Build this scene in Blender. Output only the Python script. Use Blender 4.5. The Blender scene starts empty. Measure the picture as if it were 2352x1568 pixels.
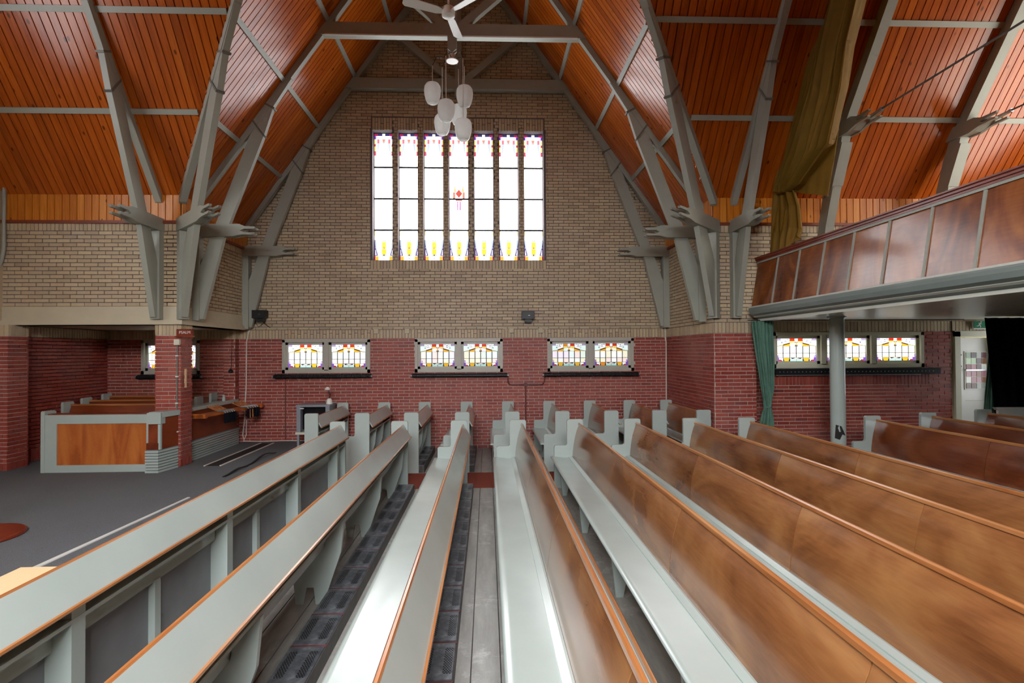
import bpy, math, random
from mathutils import Matrix, Vector
random.seed(7)
S = bpy.context.scene
COL = S.collection

# ------------------------------------------------------------------ camera
F_PX = 1225.0
YAW, PITCH, ROLL = (math.radians(a) for a in (2.125, 0.831, -0.315))
fw = Vector((math.sin(YAW), math.cos(YAW), 0)); rt = Vector((math.cos(YAW), -math.sin(YAW), 0)); up = Vector((0, 0, 1))
fw, up = fw*math.cos(PITCH)+up*math.sin(PITCH), up*math.cos(PITCH)-fw*math.sin(PITCH)
rt, up = rt*math.cos(ROLL)+up*math.sin(ROLL), up*math.cos(ROLL)-rt*math.sin(ROLL)
cam = bpy.data.cameras.new('camera'); cam_o = bpy.data.objects.new('camera', cam); COL.objects.link(cam_o)
cam_o.matrix_world = Matrix(((rt.x, up.x, -fw.x, 0), (rt.y, up.y, -fw.y, 0), (rt.z, up.z, -fw.z, 1.97), (0, 0, 0, 1)))
cam.sensor_fit = 'HORIZONTAL'; cam.sensor_width = 36; cam.lens = F_PX/2352*36
cam.shift_x = (1176-1164.4)/2352; cam.shift_y = (789.6-784)/2352
cam.clip_start = 0.05; cam.clip_end = 200
S.camera = cam_o

# ------------------------------------------------------------------ world, exposure
W = bpy.data.worlds.new('world'); S.world = W; W.use_nodes = True
W.node_tree.nodes['Background'].inputs[0].default_value = (0.75, 0.85, 1, 1)
W.node_tree.nodes['Background'].inputs[1].default_value = 1.0
vs = S.view_settings; vs.view_transform = 'Standard'; vs.look = 'None'; vs.gamma = 1; vs.use_curve_mapping = False
vs.exposure = 0.1
c = S.cycles
c.max_bounces = 4; c.diffuse_bounces = 3; c.glossy_bounces = 2; c.transmission_bounces = 2; c.use_adaptive_sampling = True; c.adaptive_threshold = .08; c.adaptive_min_samples = 12; c.caustics_reflective = False; c.caustics_refractive = False
c.sample_clamp_indirect = 6; c.use_denoising = True; c.use_light_tree = False
WIN = 8.5          # daylight radiance of the clear window glass

# ------------------------------------------------------------------ helpers
def srgb(r, g, b):
    return tuple((x/255/12.92 if x/255 <= .04045 else ((x/255+.055)/1.055)**2.4) for x in (r, g, b))+(1,)
def tag(o, label=None, cat=None, group=None, kind=None):
    if label: o['label'] = label
    if cat: o['category'] = cat
    if group: o['group'] = group
    if kind: o['kind'] = kind
    return o
def empty(name, loc=(0, 0, 0), rz=0, label=None, cat=None, group=None, kind=None):
    o = bpy.data.objects.new(name, None); COL.objects.link(o); o.location = loc; o.rotation_euler = (0, 0, rz); o.empty_display_size = .1
    return tag(o, label, cat, group, kind)
def link(name, me, parent=None, mat=None):
    o = bpy.data.objects.new(name, me); COL.objects.link(o)
    if parent is not None: o.parent = parent
    return o
class MB:
    def __init__(s): s.v = []; s.f = []
    def add(s, vs, fs):
        n = len(s.v); s.v += [tuple(p) for p in vs]; s.f += [tuple(i+n for i in q) for q in fs]; return s
    def box(s, x0, x1, y0, y1, z0, z1):
        return s.add([(x0, y0, z0), (x1, y0, z0), (x1, y1, z0), (x0, y1, z0), (x0, y0, z1), (x1, y0, z1), (x1, y1, z1), (x0, y1, z1)],
                     [(0, 3, 2, 1), (4, 5, 6, 7), (0, 1, 5, 4), (1, 2, 6, 5), (2, 3, 7, 6), (3, 0, 4, 7)])
    def prism(s, poly, fn, w0, w1):      # poly of (a,b); fn(a,b,w)->xyz
        n = len(poly)
        vs = [fn(a, b, w0) for a, b in poly]+[fn(a, b, w1) for a, b in poly]
        fs = [tuple(range(n))[::-1], tuple(range(n, 2*n))]+[(i, (i+1) % n, n+(i+1) % n, n+i) for i in range(n)]
        return s.add(vs, fs)
    def tube(s, pts, r, seg=8, caps=True):
        pts = [Vector(p) for p in pts]; rr = r if isinstance(r, (list, tuple)) else [r]*len(pts)
        n0 = len(s.v); prev = None
        for i, p in enumerate(pts):
            d = (pts[min(i+1, len(pts)-1)]-pts[max(i-1, 0)]).normalized()
            a = prev if prev is not None else (Vector((0, 0, 1)) if abs(d.z) < .9 else Vector((1, 0, 0)))
            e = d.cross(a).normalized(); g = e.cross(d).normalized(); prev = g
            for k in range(seg):
                t = 2*math.pi*k/seg; s.v.append(tuple(p+(e*math.cos(t)+g*math.sin(t))*rr[i]))
        for i in range(len(pts)-1):
            for k in range(seg):
                a = n0+i*seg+k; b = n0+i*seg+(k+1) % seg; s.f.append((a, b, b+seg, a+seg))
        if caps:
            s.f.append(tuple(n0+k for k in range(seg))[::-1]); m = n0+(len(pts)-1)*seg; s.f.append(tuple(m+k for k in range(seg)))
        return s
    def lathe(s, prof, cx=0, cy=0, seg=20):   # prof of (r,z)
        n0 = len(s.v)
        for r, z in prof:
            for k in range(seg):
                t = 2*math.pi*k/seg; s.v.append((cx+r*math.cos(t), cy+r*math.sin(t), z))
        for i in range(len(prof)-1):
            for k in range(seg):
                a = n0+i*seg+k; b = n0+i*seg+(k+1) % seg; s.f.append((a, b, b+seg, a+seg))
        return s
    def mesh(s, name, mat, smooth=False):
        me = bpy.data.meshes.new(name); me.from_pydata(s.v, [], s.f)
        me.materials.append(mat)
        if smooth:
            me.polygons.foreach_set('use_smooth', [True]*len(me.polygons)); me.set_sharp_from_angle(angle=math.radians(38))
        me.update(); return me
    def build(s, name, mat, parent=None, smooth=False):
        return link(name, s.mesh(name, mat, smooth), parent)
def box(name, mat, parent, *b): return MB().box(*b).build(name, mat, parent)
XZ = lambda a, b, w: (a, w, b)
YZ = lambda a, b, w: (w, a, b)
XY = lambda a, b, w: (a, b, w)
def arc(cx, cy, r, a0, a1, n=5):
    return [(cx+r*math.cos(math.radians(a0+(a1-a0)*i/n)), cy+r*math.sin(math.radians(a0+(a1-a0)*i/n))) for i in range(n+1)]

# ------------------------------------------------------------------ materials
class NT:
    def __init__(s, name):
        s.m = bpy.data.materials.new(name); s.m.use_nodes = True; s.t = s.m.node_tree; s.b = s.t.nodes['Principled BSDF']
    def n(s, typ, **kw):
        nd = s.t.nodes.new(typ)
        for k, v in kw.items():
            if k in nd.inputs.keys() if isinstance(k, str) else False: nd.inputs[k].default_value = v
            else: setattr(nd, k, v)
        return nd
    def l(s, a, b): s.t.links.new(a, b)
    def ramp(s, fac, stops):
        r = s.t.nodes.new('ShaderNodeValToRGB'); e = r.color_ramp.elements
        while len(e) > 1: e.remove(e[-1])
        e[0].position, e[0].color = stops[0]
        for p, c_ in stops[1:]: q = e.new(p); q.color = c_
        s.l(fac, r.inputs[0]); return r.outputs[0]
    def mix(s, fac, a, b, mode='MIX'):
        m = s.t.nodes.new('ShaderNodeMix'); m.data_type = 'RGBA'; m.blend_type = mode
        if isinstance(fac, (int, float)): m.inputs[0].default_value = fac
        else: s.l(fac, m.inputs[0])
        for k, v in ((6, a), (7, b)):
            if isinstance(v, tuple): m.inputs[k].default_value = v
            else: s.l(v, m.inputs[k])
        return m.outputs[2]
    def math(s, op, a, b=0.0):
        m = s.t.nodes.new('ShaderNodeMath'); m.operation = op
        for k, v in ((0, a), (1, b)):
            if isinstance(v, (int, float)): m.inputs[k].default_value = v
            else: s.l(v, m.inputs[k])
        return m.outputs[0]
    def coord(s, scale=(1, 1, 1), obj=True, rnd=False):
        tc = s.t.nodes.new('ShaderNodeTexCoord'); mp = s.t.nodes.new('ShaderNodeMapping'); mp.inputs['Scale'].default_value = scale
        s.l(tc.outputs['Object'], mp.inputs[0])
        if rnd:
            oi = s.t.nodes.new('ShaderNodeObjectInfo'); k = s.math('MULTIPLY', oi.outputs['Random'], 57.0)
            cb = s.t.nodes.new('ShaderNodeCombineXYZ'); s.l(k, cb.inputs[0]); s.l(k, cb.inputs[1]); s.l(k, cb.inputs[2]); s.l(cb.outputs[0], mp.inputs[1])
        return mp.outputs[0]
    def noise(s, vec, scale, detail=4, rough=.55, dist=0):
        n = s.t.nodes.new('ShaderNodeTexNoise'); n.inputs['Scale'].default_value = scale; n.inputs['Detail'].default_value = detail
        n.inputs['Roughness'].default_value = rough; n.inputs['Distortion'].default_value = dist; s.l(vec, n.inputs['Vector']); return n.outputs['Fac']
    def bump(s, h, strength=.3, dist=.01):
        b = s.t.nodes.new('ShaderNodeBump'); b.inputs['Strength'].default_value = strength; b.inputs['Distance'].default_value = dist
        s.l(h, b.inputs['Height']); s.l(b.outputs[0], s.b.inputs['Normal'])
    def out(s, col, rough=.5, spec=.5, metal=0, coat=0):
        i = s.b.inputs
        if isinstance(col, tuple): i['Base Color'].default_value = col
        else: s.l(col, i['Base Color'])
        if isinstance(rough, (int, float)): i['Roughness'].default_value = rough
        else: s.l(rough, i['Roughness'])
        i['Specular IOR Level'].default_value = spec; i['Metallic'].default_value = metal; i['Coat Weight'].default_value = coat; i['Coat Roughness'].default_value = .12
        return s.m

def m_plain(name, rgb, rough=.5, var=.12, scale=6, spec=.5, metal=0, bump=0, coat=0):
    t = NT(name); v = t.coord(); n = t.noise(v, scale, 5)
    c0 = tuple(x*(1-var) for x in rgb[:3])+(1,); c1 = tuple(min(1, x*(1+var)) for x in rgb[:3])+(1,)
    if bump: t.bump(t.noise(v, scale*25, 3), bump, .004)
    return t.out(t.ramp(n, [(.3, c0), (.7, c1)]), rough, spec, metal, coat)

def m_brick(name, cols, haze, hazeamt):
    t = NT(name); oi = t.t.nodes.new('ShaderNodeObjectInfo'); ge = t.t.nodes.new('ShaderNodeNewGeometry')
    r = t.math('FRACT', t.math('ADD', t.math('MULTIPLY', oi.outputs['Random'], 3.7), ge.outputs['Random Per Island']))
    base = t.ramp(r, [(i/(len(cols)-1), c_) for i, c_ in enumerate(cols)])
    g = t.t.nodes.new('ShaderNodeNewGeometry').outputs['Position']
    n = t.noise(g, 38, 5, .65); base = t.mix(t.math('MULTIPLY', n, .55), base, tuple(x*.55 for x in cols[0][:3])+(1,))
    h = t.noise(g, 1.1, 5, .7); hz = t.ramp(h, [(.45, (0, 0, 0, 1)), (.72, (hazeamt,)*3+(1,))])
    hb = t.t.nodes.new('ShaderNodeRGBToBW'); t.l(hz, hb.inputs[0])
    col = t.mix(hb.outputs[0], base, haze)
    t.bump(n, .35, .006)
    return t.out(col, .5, .4)
M = {}
M['yellow'] = m_brick('yellow_brick', [srgb(184, 163, 132), srgb(209, 189, 154), srgb(219, 200, 160), srgb(199, 179, 148), srgb(213, 186, 149)], srgb(204, 192, 180), .25)
M['red'] = m_brick('red_brick', [srgb(146, 58, 50), srgb(170, 72, 58), srgb(158, 64, 50), srgb(180, 84, 66), srgb(136, 56, 54)], srgb(190, 140, 130), .3)
M['mortar_y'] = m_plain('dark_mortar', srgb(106, 98, 100), .9, .2, 30)
M['mortar_r'] = m_plain('grey_mortar', srgb(196, 184, 172), .9, .12, 30)
M['timber'] = m_plain('grey_timber_paint', srgb(158, 161, 149), .42, .05, 3, .45)
M['pew'] = m_plain('sage_grey_gloss_paint', srgb(172, 184, 178), .22, .045, 2.5, .5, coat=.35)
M['pew_in'] = m_plain('slate_grey_panel_paint', srgb(120, 122, 126), .4, .1, 5)
M['cream'] = m_plain('cream_plaster_paint', srgb(196, 186, 160), .6, .05, 4)
M['white'] = m_plain('white_paint', srgb(226, 226, 220), .35, .03, 4)
M['frame'] = m_plain('grey_window_paint', srgb(184, 182, 170), .4, .04, 4)
M['offwhite'] = m_plain('ivory_window_paint', srgb(214, 212, 190), .4, .04, 4)
M['black'] = m_plain('black_plastic', srgb(24, 24, 27), .45, .2, 8)
M['iron'] = m_plain('black_iron', srgb(42, 43, 46), .35, .25, 30, .5, .4)
M['strap'] = m_plain('painted_iron_strap', srgb(108, 106, 98), .45, .1, 8)
M['lead'] = m_plain('lead_came', srgb(60, 60, 66), .5, .1, 20)
M['dark'] = m_plain('deep_shadow_board', srgb(58, 28, 14), .8, .1, 8)
M['soffit'] = m_plain('pale_soffit_paint', srgb(206, 208, 196), .3, .04, 2)
M['cornice'] = m_plain('dark_sage_moulding_paint', srgb(128, 140, 136), .3, .06, 3)
M['metal'] = m_plain('brushed_metal', srgb(176, 178, 182), .35, .1, 20, .5, .8)
M['redtrim'] = m_plain('red_brown_moulding', srgb(128, 56, 34), .4, .12, 9)
M['runner'] = m_plain('rust_red_runner', srgb(128, 60, 44), .9, .15, 60, .2, bump=.4)
M['slot'] = m_plain('dark_pit', srgb(34, 28, 28), .8, .3, 12)
M['ply'] = m_plain('pale_plywood', srgb(222, 190, 146), .5, .06, 7)
M['cable'] = m_plain('white_cable', srgb(222, 216, 206), .5, .05, 6)
M['pipe'] = m_plain('rust_painted_pipe', srgb(112, 58, 56), .5, .15, 9)
M['bag'] = m_plain('black_velvet', srgb(14, 15, 24), .9, .3, 20, .2)
M['green'] = m_plain('sage_green_cloth', srgb(92, 128, 112), .85, .14, 9, .2)
M['blackcloth'] = m_plain('black_cloth', srgb(17, 17, 18), .95, .25, 12, .1)
M['ochre'] = m_plain('ochre_cloth', srgb(112, 82, 22), .8, .35, 3, .25)
M['screen'] = m_plain('dark_screen', srgb(16, 15, 20), .2, .1, 5)
M['cart'] = m_plain('grey_cart_shell', srgb(138, 142, 150), .4, .06, 6)
M['redwood'] = m_plain('red_varnished_wood', srgb(120, 44, 22), .3, .25, 6)
M['exit'] = m_plain('exit_green', srgb(18, 128, 88), .4, .03, 4)

def m_carpet():
    t = NT('charcoal_carpet'); v = t.coord(); a = t.noise(v, 190, 3, .7); b = t.noise(v, 1.2, 4)
    c0 = t.ramp(a, [(.3, srgb(88, 90, 92)), (.7, srgb(140, 143, 145))]); c1 = t.mix(t.math('MULTIPLY', b, .35), c0, srgb(92, 92, 96))
    t.bump(a, .8, .01); return t.out(c1, .95, .15)
M['carpet'] = m_carpet()

def m_board(name, c0, c1, c2, rough, axis, knots=True):
    t = NT(name); sc = {'x': (.6, 9, 9), 'y': (9, .6, 9), 'z': (9, 9, .6)}[axis]
    v = t.coord(sc, rnd=True); g = t.noise(v, 3.0, 6, .6, .6)
    oi = t.t.nodes.new('ShaderNodeObjectInfo'); k = t.math('ADD', t.math('MULTIPLY', g, .75), t.math('MULTIPLY', oi.outputs['Random'], .25))
    col = t.ramp(k, [(.2, c0), (.5, c1), (.8, c2)])
    if knots:
        sk = {'x': (.55, 1, 1), 'y': (1, .55, 1), 'z': (1, 1, .55)}[axis]
        vo = t.t.nodes.new('ShaderNodeTexVoronoi'); vo.inputs['Scale'].default_value = 5.5; t.l(t.coord(sk, rnd=True), vo.inputs['Vector'])
        kn = t.ramp(vo.outputs['Distance'], [(.07, (1, 1, 1, 1)), (.125, (0, 0, 0, 1))])
        bw = t.t.nodes.new('ShaderNodeRGBToBW'); t.l(kn, bw.inputs[0]); col = t.mix(t.math('MULTIPLY', bw.outputs[0], .8), col, tuple(x*.22 for x in c0[:3])+(1,))
    return t.out(col, rough, .42)
M['ceil_x'] = m_board('varnished_pine_board', srgb(134, 58, 9), srgb(180, 86, 18), srgb(200, 110, 34), .2, 'x')
M['frieze'] = m_board('amber_pine_board', srgb(166, 88, 20), srgb(206, 124, 36), srgb(224, 154, 66), .35, 'z')

def m_ply(name, c0, c1, c2, rough=.22, coat=.5, sc=(1.2, .55, 1.2)):
    t = NT(name); v = t.coord(sc, rnd=True)
    a = t.noise(v, 1.5, 3, .5, 1.6); b = t.noise(t.coord((22, 2.2, 22), rnd=True), 2.2, 5, .6, .5)
    oi = t.t.nodes.new('ShaderNodeObjectInfo')
    k = t.math('ADD', t.math('ADD', t.math('MULTIPLY', a, .75), t.math('MULTIPLY', b, .2)), t.math('MULTIPLY', oi.outputs['Random'], .07))
    return t.out(t.ramp(k, [(.30, c0), (.5, c1), (.74, c2)]), rough, .5, 0, coat)
M['plywood'] = m_ply('varnished_plywood', srgb(98, 54, 28), srgb(144, 92, 52), srgb(176, 124, 74))
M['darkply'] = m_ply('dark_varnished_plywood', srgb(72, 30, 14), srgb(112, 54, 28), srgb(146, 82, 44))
M['panelwood'] = m_ply('orange_plywood_panel', srgb(140, 66, 26), srgb(176, 92, 38), srgb(198, 118, 54), .4, .1, (3, 3, .5))
M['rail'] = m_ply('honey_wood_rail', srgb(138, 80, 40), srgb(168, 106, 58), srgb(194, 138, 88), .25, .3, (6, .3, 6))
M['galply'] = m_ply('glossy_gallery_plywood', srgb(92, 40, 16), srgb(140, 74, 32), srgb(180, 112, 52), .24, .4, (1.6, 1.6, .7))
M['redply'] = m_ply('red_brown_plywood', srgb(84, 30, 12), srgb(122, 50, 20), srgb(146, 68, 30), .35, .2)

def m_floor():
    t = NT('worn_grey_floorboard'); v = t.coord((4, .7, 4), rnd=True); a = t.noise(v, 3, 5, .65); b = t.noise(t.coord((1, 1, 1)), 9, 8, .75)
    c0 = t.ramp(a, [(.3, srgb(134, 132, 126)), (.7, srgb(168, 166, 158))])
    sc_ = t.ramp(b, [(.5, (0, 0, 0, 1)), (.66, (.75,)*3+(1,))]); bw = t.t.nodes.new('ShaderNodeRGBToBW'); t.l(sc_, bw.inputs[0])
    d = t.noise(t.coord((1, .5, 1)), 2.2, 4); dd = t.ramp(d, [(.45, (0, 0, 0, 1)), (.6, (1, 1, 1, 1))]); bd = t.t.nodes.new('ShaderNodeRGBToBW'); t.l(dd, bd.inputs[0])
    col = t.mix(t.math('MULTIPLY', bw.outputs[0], bd.outputs[0]), c0, srgb(206, 206, 204))
    return t.out(col, .35, .5)
M['floor'] = m_floor()

def m_grate():
    t = NT('perforated_steel_plate'); tc = t.t.nodes.new('ShaderNodeTexCoord'); sp = t.t.nodes.new('ShaderNodeSeparateXYZ'); t.l(tc.outputs['Object'], sp.inputs[0])
    x, y = sp.outputs[0], sp.outputs[1]
    def tri(v, p):   # |fract(v/p)-.5|*2
        return t.math('MULTIPLY', t.math('ABSOLUTE', t.math('SUBTRACT', t.math('FRACT', t.math('ADD', t.math('MULTIPLY', v, 1/p), 40.0)), .5)), 2.0)
    d1 = t.math('ADD', tri(x, .016), tri(y, .026)); hole1 = t.math('GREATER_THAN', d1, 1.28); hole2 = t.math('LESS_THAN', d1, .72)
    hole = t.math('MAXIMUM', hole1, hole2)
    band = t.math('LESS_THAN', t.math('ABSOLUTE', t.math('SUBTRACT', t.math('ABSOLUTE', x), .062)), .026)
    iny = t.math('LESS_THAN', t.math('ABSOLUTE', y), .135)
    k = t.math('MULTIPLY', t.math('MULTIPLY', hole, band), iny)
    n = t.noise(t.coord(), 14, 6, .7); base = t.ramp(n, [(.35, srgb(96, 98, 106)), (.6, srgb(142, 146, 152)), (.75, srgb(206, 210, 214))])
    col = t.mix(k, base, (.004, .004, .005, 1))
    return t.out(col, .33, .5, .6)
M['grate'] = m_grate()
M['warmbox'] = m_plain('scuffed_dark_board', srgb(76, 72, 70), .5, .3, 9)

GL = {}
def glass(rgb, k=1.0, big=False):
    key = (rgb, k)
    if key in GL: return GL[key]
    m = bpy.data.materials.new('stained_glass'); m.use_nodes = True; b = m.node_tree.nodes['Principled BSDF'].inputs
    l = srgb(*rgb); b['Base Color'].default_value = tuple(x*.3 for x in l[:3])+(1,); b['Roughness'].default_value = .15
    b['Emission Color'].default_value = l; b['Emission Strength'].default_value = k
    if k < 2.3: m.cycles.emission_sampling = 'NONE'
    GL[key] = m; return m
def m_trans(name, rgb, rough, fac, tr):
    t = NT(name); v = t.coord(); n = t.noise(v, 5, 4)
    m = t.out(t.ramp(n, [(.3, tuple(x*.8 for x in rgb[:3])+(1,)), (.7, rgb)]), rough, .4)
    ts = t.t.nodes.new('ShaderNodeBsdfTranslucent'); ts.inputs[0].default_value = tr; mx = t.t.nodes.new('ShaderNodeMixShader'); mx.inputs[0].default_value = fac
    t.l(t.b.outputs[0], mx.inputs[1]); t.l(ts.outputs[0], mx.inputs[2]); t.l(mx.outputs[0], t.t.nodes['Material Output'].inputs[0]); return m
M['opal'] = m_trans('opal_glass', srgb(244, 244, 240), .2, .5, srgb(250, 250, 248))
M['ochre'] = m_trans('ochre_cloth', srgb(146, 110, 34), .75, .15, srgb(200, 160, 50))

# ------------------------------------------------------------------ key dimensions
XL, XR, YN, YB = -4.88, 3.75, 8.68, 11.0        # transept arm side walls, nave wall plane, gable wall plane
XA, XE, XG = -7.62, 9.4, -0.565                 # alcove / chancel end wall, gallery end wall, arm axis
ZE, SL, HW = 4.49, 1.40, 4.315                  # eaves height, roof slope, half span
YRG = YN-HW                                     # nave ridge
ZR = ZE+SL*HW
PODZ = .175
zroof = lambda u: ZE+SL*u

# ------------------------------------------------------------------ brickwork
UNIT = {}
def unit_brick(mat):
    if mat.name not in UNIT:
        UNIT[mat.name] = MB().add([(0, 0, 0), (1, 0, 0), (1, 1, 0), (0, 1, 0), (0, 0, 1), (1, 0, 1), (1, 1, 1), (0, 1, 1)],
                                  [(4, 5, 6, 7), (0, 3, 2, 1), (1, 2, 6, 5), (2, 3, 7, 6), (3, 0, 4, 7)]).mesh('brick', mat)
    return UNIT[mat.name]
class Wall:
    """bricks laid on a plane: P0 + u*U + z, proud along N"""
    def __init__(s, root, P0, U, N, pick=None, limit=300):
        s.root = root; s.P = Vector(P0); s.U = Vector(U).normalized(); s.N = Vector(N).normalized(); s.b = []; s.pick = pick; s.limit = limit
    def brick(s, u0, u1, z0, z1, mat, depth=.012):
        if u1-u0 > .02 and z1-z0 > .01: s.b.append((u0, u1, z0, z1, mat, depth+random.uniform(-.0025, .0025)))
    def courses(s, z0, z1, mat, spans, length=.213, h=.0625, joint=.012):
        n = max(1, round((z1-z0)/h)); hh = (z1-z0)/n
        for i in range(n):
            a = z0+i*hh; zc = a+hh/2; off = (length/2 if i % 2 else 0)+random.uniform(-.012, .012)
            for (p, q) in spans(zc):
                k = math.floor((p-off)/length); x = off+k*length
                while x < q:
                    u0, u1 = max(x, p), min(x+length, q)
                    s.brick(u0+joint/2, u1-joint/2, a+joint/2, a+hh-joint/2, mat)
                    x += length
    def soldiers(s, u0, u1, z0, z1, mat, w=.0625, joint=.010, split=None):
        n = max(1, round((u1-u0)/w)); ww = (u1-u0)/n
        for i in range(n):
            a = u0+i*ww
            if split and split(i):
                m = z0+(z1-z0)*(.5 if (i//2) % 2 else .62)
                s.brick(a+joint/2, a+ww-joint/2, z0+joint/2, m-joint/2, mat); s.brick(a+joint/2, a+ww-joint/2, m+joint/2, z1-joint/2, mat)
            else: s.brick(a+joint/2, a+ww-joint/2, z0+joint/2, z1-joint/2, mat)
    def finish(s):
        order = sorted(range(len(s.b)), key=lambda i: (s.pick(s.b[i]) if s.pick else 0))
        single = set(order[:s.limit]); rest = {}
        for i, (u0, u1, z0, z1, mat, d) in enumerate(s.b):
            if i in single:
                o = link('brick', unit_brick(mat), s.root); q = s.P+s.U*u0
                A = s.U*(u1-u0); B = s.N*d; 
                o.matrix_world = Matrix(((A.x, B.x, 0, q.x), (A.y, B.y, 0, q.y), (0, 0, z1-z0, z0), (0, 0, 0, 1)))
            else:
                mb = rest.setdefault(mat.name, (MB(), mat))[0]
                P = lambda u, n, z: tuple(s.P+s.U*u+s.N*n)[:2]+(z,)
                mb.add([P(u0, 0, z0), P(u1, 0, z0), P(u1, d, z0), P(u0, d, z0), P(u0, 0, z1), P(u1, 0, z1), P(u1, d, z1), P(u0, d, z1)],
                       [(4, 5, 6, 7), (0, 3, 2, 1), (1, 2, 6, 5), (2, 3, 7, 6), (3, 0, 4, 7)])
        for mb, mat in rest.values():
            tag(mb.build('brickwork', mat, s.root), kind='stuff')
def minus(span, holes, zc):
    out = [span]
    for (h0, h1, z0, z1) in holes:
        if z0 < zc < z1:
            nxt = []
            for (p, q) in out:
                if h0 > p: nxt.append((p, min(q, h0)))
                if h1 < q: nxt.append((max(p, h1), q))
            out = [x for x in nxt if x[1]-x[0] > .01]
    return out
def slab(mb, u0, u1, z0, z1, holes, fn, w0, w1):      # rectangular wall body with rectangular holes
    us = sorted({u0, u1, *[h for a in holes for h in a[:2] if u0 < h < u1]}); zs = sorted({z0, z1, *[h for a in holes for h in a[2:] if z0 < h < z1]})
    for i in range(len(us)-1):
        for j in range(len(zs)-1):
            uc, zc = (us[i]+us[i+1])/2, (zs[j]+zs[j+1])/2
            if any(a < uc < b and c0 < zc < d for a, b, c0, d in holes): continue
            mb.prism([(us[i], zs[j]), (us[i+1], zs[j]), (us[i+1], zs[j+1]), (us[i], zs[j+1])], fn, w0, w1)
    return mb

# ------------------------------------------------------------------ gable wall
BW = [(-4.16, -2.39), (-1.48, .32), (1.245, 3.045)]     # low stained windows (outer frame)
WZ0, WZ1 = 1.555, 2.235
BIG = (-2.34, 1.19, 3.86, 6.54)
LW = (BIG[1]-BIG[0]-6*.112)/7; LP = LW+.112
LIGHTS = [(BIG[0]+i*LP, BIG[0]+i*LP+LW) for i in range(7)]
AW = (-6.95, -5.80)
low_holes = [(a, b, WZ0, WZ1) for a, b in BW]+[(AW[0], AW[1], WZ0, WZ1)]
big_holes = [(a, b, BIG[2], BIG[3]) for a, b in LIGHTS]
Z1, Z2, Z3, Z4 = 2.255, 2.435, 3.92, 4.06     # top of red, top of soldier band, upper soldier band, moulding
def gable_span(zc):
    if zc < ZE: return (XL, XR)
    h = HW-(zc-ZE)/SL; return (XG-h, XG+h)
wall_back = tag(MB().build('wall_back', M['mortar_y']), 'tall gable wall of yellow brick over red brick around the great stained window', 'wall', kind='structure')
mb = MB(); slab(mb, XL-.2, XR+.2, Z1, ZE, big_holes+low_holes, XZ, YB, YB+.3)
L = XG-HW; Rr = XG+HW; bx0, bx1, bz = BIG[0], BIG[1], BIG[3]
xs = lambda z, sgn: XG+sgn*(HW+.1-(z-ZE)/SL)
mb.prism([(xs(ZE, -1), ZE), (bx0, ZE), (bx0, bz), (xs(bz, -1), bz)], XZ, YB, YB+.3)
mb.prism([(bx1, ZE), (xs(ZE, 1), ZE), (xs(bz, 1), bz), (bx1, bz)], XZ, YB, YB+.3)
mb.prism([(xs(bz, -1), bz), (xs(bz, 1), bz), (XG, ZR+.1)], XZ, YB, YB+.3)
for i in range(6): mb.box(LIGHTS[i][1], LIGHTS[i+1][0], YB, YB+.3, ZE, bz)
old = wall_back.data; wall_back.data = mb.mesh('wall_back', M['mortar_y'])
mb = MB(); slab(mb, XA-.2, XR+.2, -.3, Z1, low_holes, XZ, YB, YB+.3); slab(mb, XA-.2, XL-.2, Z1, 2.6, low_holes, XZ, YB, YB+.3)
mb.build('red_mortar_bed', M['mortar_r'], wall_back)
wb = Wall(wall_back, (0, YB, 0), (1, 0, 0), (0, -1, 0), pick=lambda b: (0 if (b[2] > 2.4 and b[3] < 3.86 and -2.6 < b[0] < 1.3) else 1, abs((b[0]+b[1])/2-XG)+abs(b[2]-3.2)))
lin = 6.54; lt = 6.80
holes_y = big_holes+[(BIG[0]-.04, BIG[1]+.04, 3.66, BIG[3]), (BIG[0]-.02, BIG[1]+.02, lin, lt)]
wb.courses(Z2, ZE+5.9, M['yellow'], lambda zc: minus(gable_span(zc), holes_y, zc))
wb.soldiers(BIG[0]-.04, BIG[1]+.04, 3.66, 3.86, M['yellow'], .066)
for i, (a, b) in enumerate(LIGHTS):
    wb.soldiers(a, b, lin, lt, M['yellow'], .06, split=lambda k: k % 2 == 1)
    if i < 6:
        q = LIGHTS[i+1][0]
        wb.courses(lin, lt, M['yellow'], lambda zc, b=b, q=q: [(b, q)], length=.112)
        wb.courses(BIG[2], BIG[3], M['yellow'], lambda zc, b=b, q=q: [(b, q)], length=.112)
wb.soldiers(XA, XR, Z1, Z2, M['yellow'], .064, split=lambda i: (i % 2 == 1) and any(a+.0 < XA+i*.064 < b for a, b in BW))
wb.courses(0, Z1, M['red'], lambda zc: minus((XA, XR), low_holes, zc))
wb.finish()

# ------------------------------------------------------------------ arm side walls and nave walls
def simple_wall(name, label, P0, U, N, length, zones, fn_slab, pick=None, limit=300):
    root = None; mbs = {}
    for z0, z1, mort, u0, u1 in fn_slab:
        mb = mbs.setdefault(mort, MB())
        P, Uv, Nv = Vector(P0), Vector(U), Vector(N)
        mb.prism([(u0, z0), (u1, z0), (u1, z1), (u0, z1)], lambda a, b, w: tuple((P+Uv*a-Nv*w).xy)+(b,), 0, .3)
    items = list(mbs.items())
    root = items[0][1].build(name, M[items[0][0]]); tag(root, label, 'wall', kind='structure')
    for k, mb in items[1:]: mb.build('mortar_bed', M[k], root)
    w = Wall(root, P0, U, N, pick, limit)
    for z in zones:
        if z[0] == 'c': w.courses(z[1], z[2], M[z[3]], lambda zc, z=z: [(z[4], z[5])])
        else: w.soldiers(z[4], z[5], z[1], z[2], M[z[3]])
    w.finish(); return root
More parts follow.
